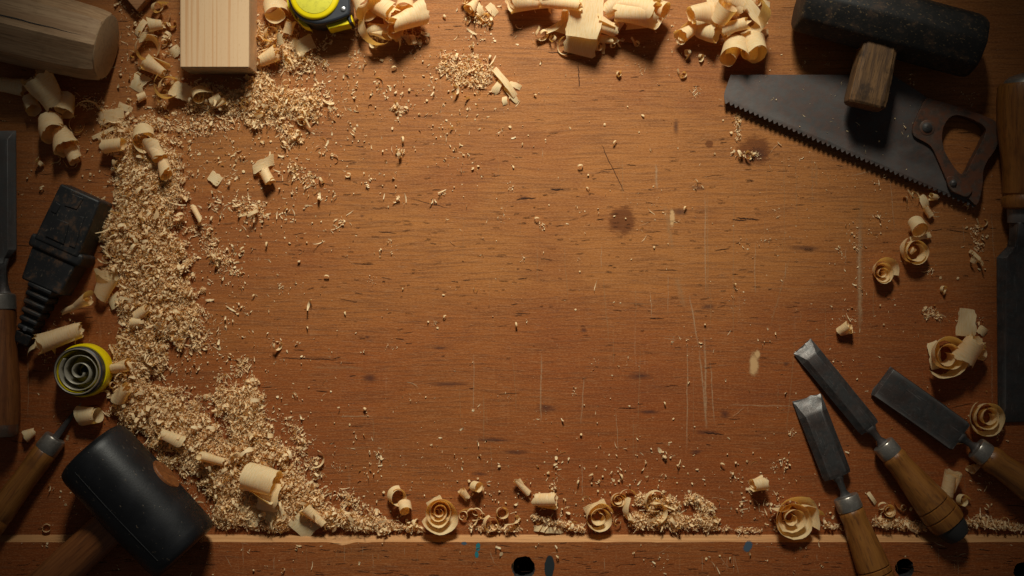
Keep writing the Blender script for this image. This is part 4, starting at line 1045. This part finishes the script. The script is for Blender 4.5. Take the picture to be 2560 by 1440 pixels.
# top, beside the pine block and the tape measure
hook(688, 22, 26, 34, 42, 'broad pale shaving curling into a hook between the pine block and the tape measure', 1.0, tilt=48, yaw=-60, spin=40, kt=.6)
hook(672, 84, 20, 30, 14, 'thin hooked shaving loop directly beside the right face of the pine block', 1.0, tilt=30, spin=150, kt=1.0)
shaving(697, 98, straight(50, .03) + straight(60, -.025), 24, 'wavy ribbon shaving under the hooked curl by the pine block', yaw=100, tilt=75, spin=60)
tube(672, 138, 17, 46, 20, 'striped rolled shaving touching the lower right corner of the pine block')
flake(714, 137, 60, 18, 105, 'narrow pointed shaving lying between the rolled shaving and the folded flake', .5)
flake(762, 116, 52, 40, 30, 'square folded brown flake just below the tape measure', 1.6, lift=3)
flake(738, 108, 26, 22, 140, 'short bent chip behind the square folded flake', 1.4)
tube(724, 68, 13, 30, 70, 'small rolled curl in the shade below the tape measure')
# cluster right of the tape measure
shaving(940, 58, spiral(34, 52, .62) , 26, 'large crescent shaving arcing around the left of the loose bunch beside the tape measure', 0, 28, 205, lift=1)
tube(1015, 38, 26, 86, 25, 'wide glossy rolled shaving on top of the bunch beside the tape measure', lift=10)
hook(988, 70, 24, 10, 30, 'cup shaped curl hanging from the lower side of the bunch beside the tape measure', 1.2, tilt=40, yaw=-80, lift=4)
tube(952, 78, 17, 52, -10, 'low rolled shaving at the bottom of the bunch beside the tape measure', lift=1)
tube(960, 22, 24, 66, -35, 'short roll at the back of the bunch beside the tape measure', lift=6)
hook(1008, 12, 24, 20, 40, 'looped shaving cut by the top of the photo in the bunch beside the tape measure', 1.3, tilt=45, yaw=-90, lift=8)
shaving(920, 8, spiral(16, 34, 1.2), 44, 'large open loop at the upper left of the bunch beside the tape measure', -60, 55, 30, lift=5)
hook(1040, 70, 10, 24, 8, 'thread like curl trailing from the bunch beside the tape measure', .8, tilt=15)
flake(985, 45, 40, 30, 60, 'creased flake in the middle of the bunch beside the tape measure', 2.0, lift=10)
# small group
tube(1180, 14, 12, 40, 50, 'thin slanted roll in the small group left of the big top heap')
flake(1198, 22, 30, 16, 120, 'ragged flake in the middle of the small group left of the big top heap', 1.4, lift=3)
flake(1230, 24, 28, 16, -50, 'square ended flake on the right of the small group left of the big top heap', .8)
hook(1172, 4, 12, 8, 12, 'tiny ring at the top of the small group left of the big top heap', 1.2)
# big heap top centre
flake(1463, 26, 110, 68, 82, 'broad flat strip laid lengthwise over the big heap at the top centre', .35, lift=24, rag=.03)
flake(1458, 84, 98, 72, 76, 'broad strip folded down at the front of the big heap at the top centre', 2.0, lift=5, rag=.04, twist=.1)
tube(1325, 0, 24, 84, 10, 'amber roll on the far left of the big heap at the top centre', lift=2)
shaving(1392, 40, spiral(18, 34, .7) + straight(40, .01), 22, 'bright looped ribbon hanging at the left of the big heap at the top centre', -75, 38, 190, lift=2)
tube(1512, 62, 18, 54, -15, 'short roll tucked right of the folded strip in the big heap', lift=7)
tube(1512, 96, 12, 54, -14, 'thin split roll below the short roll in the big heap', lift=1, rag=.14)
tube(1595, 34, 32, 94, -8, 'fat smooth roll on the right of the big heap at the top centre', lift=4, turns=1.9)
hook(1644, 26, 20, 20, 44, 'curl with an open round mouth on the far right of the big heap', 1.3, tilt=62, yaw=-30, lift=6)
tube(1620, 58, 10, 40, 150, 'thin roll under the fat smooth roll of the big heap', lift=1)
tube(1400, 2, 16, 90, -12, 'long narrow roll at the top behind the flat strip of the big heap', lift=14)
tube(1545, 4, 22, 70, 30, 'amber roll behind the short roll of the big heap', lift=10)
flake(1416, 50, 60, 34, 65, 'splintered flake under the left side of the folded strip', 1.3, lift=4, rag=.15)
tube(1545, 55, 14, 40, 60, 'curled amber piece between the two rolls of the big heap', lift=3)
# heap top right centre
tube(1750, 34, 25, 52, 8, 'pale roll on the upper left of the heap beside the black mallet', lift=7)
tube(1722, 78, 17, 56, 38, 'slanted roll with a frayed end on the left of the heap beside the black mallet', lift=2, rag=.14)
tube(1770, 82, 22, 46, -10, 'amber open roll in the lower middle of the heap beside the black mallet', lift=1)
hook(1812, 30, 22, 26, 36, 'folded curl on top of the heap beside the black mallet', 1.2, tilt=55, yaw=60, lift=12)
flake(1790, 14, 60, 36, 80, 'upright bright strip at the top of the heap beside the black mallet', .8, lift=14)
tube(1835, 70, 16, 60, 20, 'glossy roll in the centre of the heap beside the black mallet', lift=9)
shaving(1836, 126, spiral(12, 33, 1.5), 52, 'large rolled shaving at the left of the double roll in front of the heap', -108, 52, 200, lift=1)
shaving(1882, 116, spiral(12, 31, 1.5), 50, 'large rolled shaving at the right of the double roll in front of the heap', -84, 52, 340, lift=2)
shaving(1892, 52, straight(90, .012) + straight(40, .04), 26, 'long bent ribbon running down the right side of the heap beside the black mallet', -55, 72, 20, lift=6)
flake(1878, 22, 90, 22, -52, 'long straight strip leaning over the right of the heap beside the black mallet', .3, lift=14)
shaving(1905, 90, straight(70, .018), 12, 'narrow ribbon edge curving beside the double roll', 95, 60, 0, lift=2)
flake(1912, 8, 24, 12, -20, 'ragged chip above the right end of the heap beside the black mallet', 1)
tube(1836, 6, 20, 50, -30, 'short roll cut by the top of the photo in the heap beside the black mallet', lift=10)
hook(1705, 183, 8, 18, 7, 'small isolated hook of shaving below the heap beside the black mallet', 1.1, tilt=12, spin=160, kt=.5)
hook(1548, 184, 7, 5, 8, 'tiny amber curl alone below the big heap', 1.0)
# slivers right of the crumb patch
flake(1262, 205, 84, 14, -52, 'long thin trough shaped sliver beside the crumb patch in the upper middle', 1.0, lift=2)
flake(1244, 216, 38, 17, 60, 'folded short sliver left of the trough shaped sliver', 1.0)
flake(1278, 236, 48, 12, -50, 'short amber sliver right of the trough shaped sliver', .8)
flake(1262, 252, 20, 12, 95, 'stubby chip at the lower end of the sliver group', 1.2)
flake(1288, 214, 30, 12, -20, 'notched chip at the upper right of the sliver group', .8)
# between mallet head and pine block
shaving(368, 116, spiral(26, 31, 1.1), 22, 'open oval ring of shaving below the board corner', 0, 24, 0)
tube(386, 164, 21, 56, -32, 'smooth conical roll below the oval ring', cone=.3, turns=2.0, r0=.4, tilt=78)
flake(349, 207, 42, 40, 62, 'square bright flake left of the looped shavings', .9)
shaving(418, 216, spiral(20, 33, 1.15), 24, 'open loop shaving left of the pine block shadow', 0, 30, 100)
flake(455, 226, 60, 34, -22, 'smooth pinkish roll joined to the open loop near the pine block', 1.9, lift=3)
hook(505, 236, 20, 20, 26, 'small arched curl in the shade below the pine block', .9, tilt=50, yaw=-60)
tube(547, 250, 16, 34, 30, 'amber curl deep in the shade below the pine block')
hook(400, 18, 15, 22, 16, 'upright ring left of the top of the pine block', 1.0, tilt=35)
tube(386, 62, 15, 34, 8, 'small knobbly roll left of the pine block')
hook(430, 50, 12, 20, 12, 'thin hooked curl touching the left side of the pine block', .8)
flake(352, 70, 42, 14, 60, 'narrow tapering flake right of the pale mallet head', 1.0)
flake(365, 92, 40, 22, 10, 'rounded flat flake above the oval ring', .9)
hook(338, 150, 12, 36, 10, 'thin branched curl left of the conical roll', .8, tilt=20, spin=200)
flake(437, 128, 30, 22, 40, 'crumpled chip against the left of the pine block', 1.8)
tube(353, 243, 10, 22, 20, 'tiny dark roll below the square bright flake')
# under the pale mallet head
tube(28, 217, 22, 70, -10, 'rolled shaving in the dark at the left edge below the pale mallet head', tilt=80)
tube(108, 222, 33, 84, -65, 'large dim roll under the pale mallet head', turns=1.5)
hook(165, 262, 22, 20, 44, 'dim cup shaped curl right of the large dim roll', 1.2, tilt=62, yaw=-100)
tube(80, 262, 20, 36, -60, 'dim bulging curl left of the large dim roll')
tube(128, 318, 30, 50, -58, 'cream telescoped roll leading down from the dim roll', cone=.35, shift=14, turns=2)
tube(163, 352, 27, 52, -56, 'cream cone shaped roll in the middle of the telescoped chain', cone=.35, shift=12, turns=2)
tube(182, 388, 18, 34, -60, 'ragged last curl at the lower end of the telescoped chain', rag=.16)
shaving(222, 285, spiral(26, 34, .7), 14, 'thin loop shaving right of the telescoped chain', 0, 25, 120)
flake(275, 292, 66, 30, 8, 'creased pointed flake above the long straight sliver', 1.6)
flake(276, 325, 92, 9, 24, 'long straight sliver below the creased pointed flake', .3, lift=2)
flake(313, 267, 36, 13, -22, 'small lone boat shaped flake below the open loop', 1.0)
shaving(192, 310, spiral(15, 22, .8), 8, 'wiry curl beside the cream cone shaped roll', 0, 20, 300)
flake(110, 320, 30, 18, 100, 'dim chip left of the telescoped chain', 1.0)
# on the big heap
shaving(358, 345, spiral(18, 28, 1.15), 34, 'tall open ring at the head of the big sawdust heap', -60, 34, 60)
tube(388, 378, 22, 52, -60, 'amber open roll below the tall ring on the sawdust heap', tilt=74)
tube(412, 420, 15, 48, -58, 'bright end roll dipping into the sawdust heap')
tube(285, 365, 17, 52, 10, 'ribbed oval roll left of the tall ring', rag=.12)
flake(657, 410, 58, 24, 24, 'twisted ribbon shaving lying alone right of the sawdust heap', 1.5, twist=.9)
tube(668, 440, 15, 34, -60, 'lower curl of the twisted ribbon right of the sawdust heap')
flake(538, 446, 30, 24, -35, 'lone pale square chip at the right edge of the sawdust heap', .6)
tube(490, 536, 7, 48, -55, 'short stick like roll at the right edge of the sawdust heap')
tube(266, 714, 26, 60, 62, 'flared cone of shaving left of the sawdust heap', cone=.7, turns=1.3)
tube(190, 757, 11, 92, 20, 'long thin ribbed roll pointing left toward the plug', turns=2.4)
flake(288, 752, 34, 28, 35, 'small bright folded piece right of the flared cone', 1.4)
tube(354, 782, 13, 44, 35, 'small smooth roll half buried in the lower part of the sawdust heap')
tube(338, 806, 11, 26, 0, 'stub of a roll just under the small smooth roll')
tube(142, 846, 27, 104, 22, 'large smooth roll directly above the tape reel', turns=2.0, r0=.5)
shaving(104, 876, spiral(24, 34, .55), 20, 'curved tail of shaving left of the tape reel', -60, 50, 150)
tube(302, 915, 16, 42, 5, 'rounded roll right of the tape reel')
hook(284, 968, 10, 8, 16, 'small tight ring right of the tape reel', 1.4, tilt=30)
tube(306, 984, 18, 44, 40, 'crumpled roll below the small tight ring')
shaving(222, 1040, spiral(16, 24, 1.2), 44, 'pinkish ball like curl above the rubber mallet', 10, 74, 100)
tube(72, 1088, 12, 28, 25, 'small pale curl left of the awl')
hook(116, 1320, 12, 4, 8, 'small open ring lying in front of the rail at the left', 1.1, tilt=12)
tube(432, 1094, 15, 62, -28, 'smooth roll half buried above the rubber mallet')
tube(528, 1146, 13, 62, -12, 'slim roll half buried right of the rubber mallet')
flake(455, 1056, 34, 20, 60, 'bent flake above the smooth half buried roll', 1.2)
shaving(716, 1150, spiral(20, 24, .55), 10, 'bright crescent near the right of the lower sawdust heap', 0, 15, 230)
# lower left big ones
tube(652, 1208, 36, 82, -14, 'large broad arched shaving standing over the lower sawdust heap', turns=1.15, r0=.8, tilt=78, spin=200, shift=8, cone=.15, taper=.05, rag=.07, lift=2)
flake(626, 1284, 66, 60, 48, 'smooth left flap under the large arched shaving', 1.5, lift=1, rag=.04)
flake(688, 1286, 66, 54, 112, 'amber right flap under the large arched shaving', 1.5, lift=1, rag=.04)
flake(676, 1246, 74, 46, 72, 'streaked strip over the front of the large arched shaving', 1.7, lift=10, rag=.06)
shaving(768, 1306, spiral(8, 14, 1.1) + straight(56, 0), 58, 'half rolled flat shaving leaning on the front rail', -50, 90, 306, lift=1)
# along the rail
shaving(992, 1240, spiral(16, 21, 1.15), 22, 'upper cup of a double curl left of the spiral rosette', 0, 26, 40)
shaving(1012, 1268, spiral(9, 17, 1.3), 26, 'lower cup of a double curl left of the spiral rosette', -70, 40, 90)
rose(1101, 1290, 39, 34, 'tight spiral rosette shaving leaning on the rail left of centre', 3.4, .12, cone=.3)
flake(1085, 1252, 38, 12, 28, 'small strip leaning on the back of the left rosette', .6, lift=6)
shaving(1192, 1216, spiral(7, 15, 1.3), 20, 'rounded little curl above the crescent near the rail', 0, 45, 0)
tube(1160, 1236, 10, 28, -55, 'tiny roll right of the left rosette')
hook(1182, 1292, 20, 16, 12, 'large crescent hook between the left rosette and the small ring', .5, tilt=15, spin=70, kt=.4)
shaving(1256, 1281, spiral(11, 14, 1.2), 14, 'small round ring standing near the rail', 0, 16, 0)
shaving(1227, 1308, spiral(12, 18, 1.2), 12, 'broken ring lying against the rail below the small round ring', 0, 20, 90)
hook(1280, 1300, 12, 26, 12, 'bent strip hooked over beside the small round ring', .5, tilt=40)
tube(1306, 1218, 8, 46, -50, 'crusty stick like shaving above the rail', rag=.16)
tube(1362, 1251, 21, 56, 4, 'smooth shell shaped roll with a closed end above the rail', turns=2.2, r0=.3, cone=.4, tilt=78)
flake(1372, 1324, 70, 14, -4, 'long flattened strip pressed against the rail right of centre', .8)
rose(1500, 1292, 34, 26, 'open cup shaped shaving with a loose inner curl by the rail', 1.9, .3, cone=.2)
flake(1488, 1268, 56, 20, 24, 'ragged strip behind the open cup shaped shaving', 1.2, lift=3)
rose(1548, 1249, 19, 18, 'small smooth ring with a pale core behind the open cup', 2.0, .25, cone=.1, rag=.04, wav=.03)
shaving(1572, 1236, spiral(20, 30, .4), 8, 'thin tail arching right of the small smooth ring', 0, 20, 60)
shaving(1572, 1276, spiral(30, 40, .3), 22, 'upright curved flake left of the right hand crumb heap', 0, 40, 160)
shaving(1638, 1252, spiral(20, 26, .8), 12, 'thin looped curl behind the right hand crumb heap', 0, 18, 200)
shaving(1650, 1282, spiral(22, 26, .5), 14, 'flat arch of shaving inside the right hand crumb heap', 0, 30, 20, lift=3)
tube(1897, 1208, 17, 38, 12, 'little frayed roll alone left of the chisels', rag=.12, turns=1.5)
rose(1992, 1292, 48, 38, 'large rose like spiral shaving standing on the rail left of the chisel handles', 3.0, .14, cone=.5, rag=.16, wav=.18)
shaving(1950, 1270, spiral(46, 60, .16), 34, 'outer petal strip left of the large rose like spiral', 0, 25, 215, lift=1)
shaving(2030, 1276, spiral(40, 56, .2), 26, 'outer petal strip right of the large rose like spiral', 0, 25, 15, lift=1)
# right side
tube(2112, 821, 12, 32, 38, 'lone stubby nugget of shaving above the chisels', turns=2)
rose(2214, 676, 29, 24, 'small tight rosette left of the cup shaped curl on the right', 3.0, .15)
rose(2286, 628, 31, 26, 'round cup shaped curl with two pale lumps inside on the right', 1.6, .55, cone=.1, wav=.05)
tube(2280, 626, 8, 16, 40, 'pale lump of shaving inside the round cup shaped curl', lift=3)
shaving(2294, 566, spiral(14, 23, 1.3), 30, 'open curl above the round cup shaped curl', -80, 38, 30)
flake(2302, 592, 50, 14, 14, 'flat strip between the two cup shaped curls', .6, lift=4)
flake(2310, 503, 30, 18, -65, 'small strip below the tip of the saw handle', .9)
tube(2336, 492, 8, 24, -10, 'crusty little roll under the saw teeth near the handle', rag=.15)
tube(2320, 530, 8, 28, -60, 'knobbly small curl leading to the open curl', rag=.15)
rose(2372, 892, 50, 44, 'big rosette of wide shaving near the right edge', 2.3, .18, cone=.25, rag=.06)
tube(2420, 876, 28, 60, 60, 'wide smooth roll leaning over the big rosette near the right edge', lift=4)
flake(2416, 806, 64, 44, 86, 'straight square ended strip above the big rosette', .4, lift=6, rag=.04)
hook(2444, 880, 20, 8, 34, 'round ear of shaving on the right of the big rosette', 1.1, tilt=35)
flake(2336, 888, 66, 26, 100, 'upright flap on the left of the big rosette', 1.0, lift=2)
flake(2456, 828, 24, 18, -30, 'crumpled tip beside the square ended strip', 1.5)
rose(2465, 1046, 42, 26, 'loose spiral shaving between the broad chisel and the right edge tool', 2.6, .22, cone=.15, rag=.14, wav=.16)
tube(2377, 1210, 20, 56, 86, 'upright little roll touching the handle of the middle chisel', turns=1.6)
hook(2410, 1250, 14, 16, 16, 'small looped curl right of the middle chisel handle', 1.1)
rose(2222, 1276, 15, 16, 'tiny rosette between the two chisel handles', 2.2, .25)
tube(2436, 1172, 10, 26, 30, 'tiny cone roll below the broad chisel', cone=.5)
hook(2400, 1096, 14, 10, 22, 'dim curl tucked behind the neck of the broad chisel', 1.0, lift=0)
flake(2180, 1246, 34, 9, -55, 'thin bent sliver beside the leftmost chisel handle', 1.2)
hook(2455, 556, 13, 10, 6, 'fine open crescent of shaving below the saw handle', .7, tilt=10)
hook(2360, 722, 8, 4, 8, 'tiny dim curl on the open bench at the right', 1.1)

# thin wisps curling out of the bunches and the heaps
wr = random.Random(23)
WSP = [(985, 60, 70, 50, 7), (1200, 30, 40, 30, 3), (1470, 70, 150, 60, 10), (1810, 80, 110, 80, 9), (700, 110, 60, 60, 6), (380, 150, 60, 110, 6), (150, 320, 90, 100, 6), (1300, 1300, 330, 22, 10), (620, 1230, 160, 70, 8), (2340, 1290, 160, 30, 5), (350, 600, 100, 240, 9), (2350, 700, 120, 240, 6), (660, 250, 110, 60, 6), (1640, 1270, 120, 40, 5)]
for cx_, cy_, sx_, sy_, n_ in WSP:
    k = g_ = 0
    while k < n_ and g_ < 400:
        g_ += 1; px = cx_ + wr.uniform(-1, 1) * sx_; py = cy_ + wr.uniform(-1, 1) * sy_
        if py > 1322 or any(inside(np.array([px]), np.array([py]), poly)[0] for poly in CLEAR): continue
        lab = flake_label(px, py, wr.choice(('thin curled', 'looped thread like', 'narrow hooked')))
        if not lab: continue
        lab = lab.replace('pale wood flake', 'wisp of pale wood')
        if len(lab.split()) > 16: continue
        rr = wr.uniform(6, 15)
        hook(px, py, rr, wr.uniform(4, 30), wr.uniform(4, 11), lab, wr.uniform(.5, 1.3), tilt=wr.uniform(5, 70), yaw=wr.uniform(0, 360), spin=wr.uniform(0, 360), kt=wr.uniform(-1, 1.2), lift=None, name='curled_wisp'); k += 1
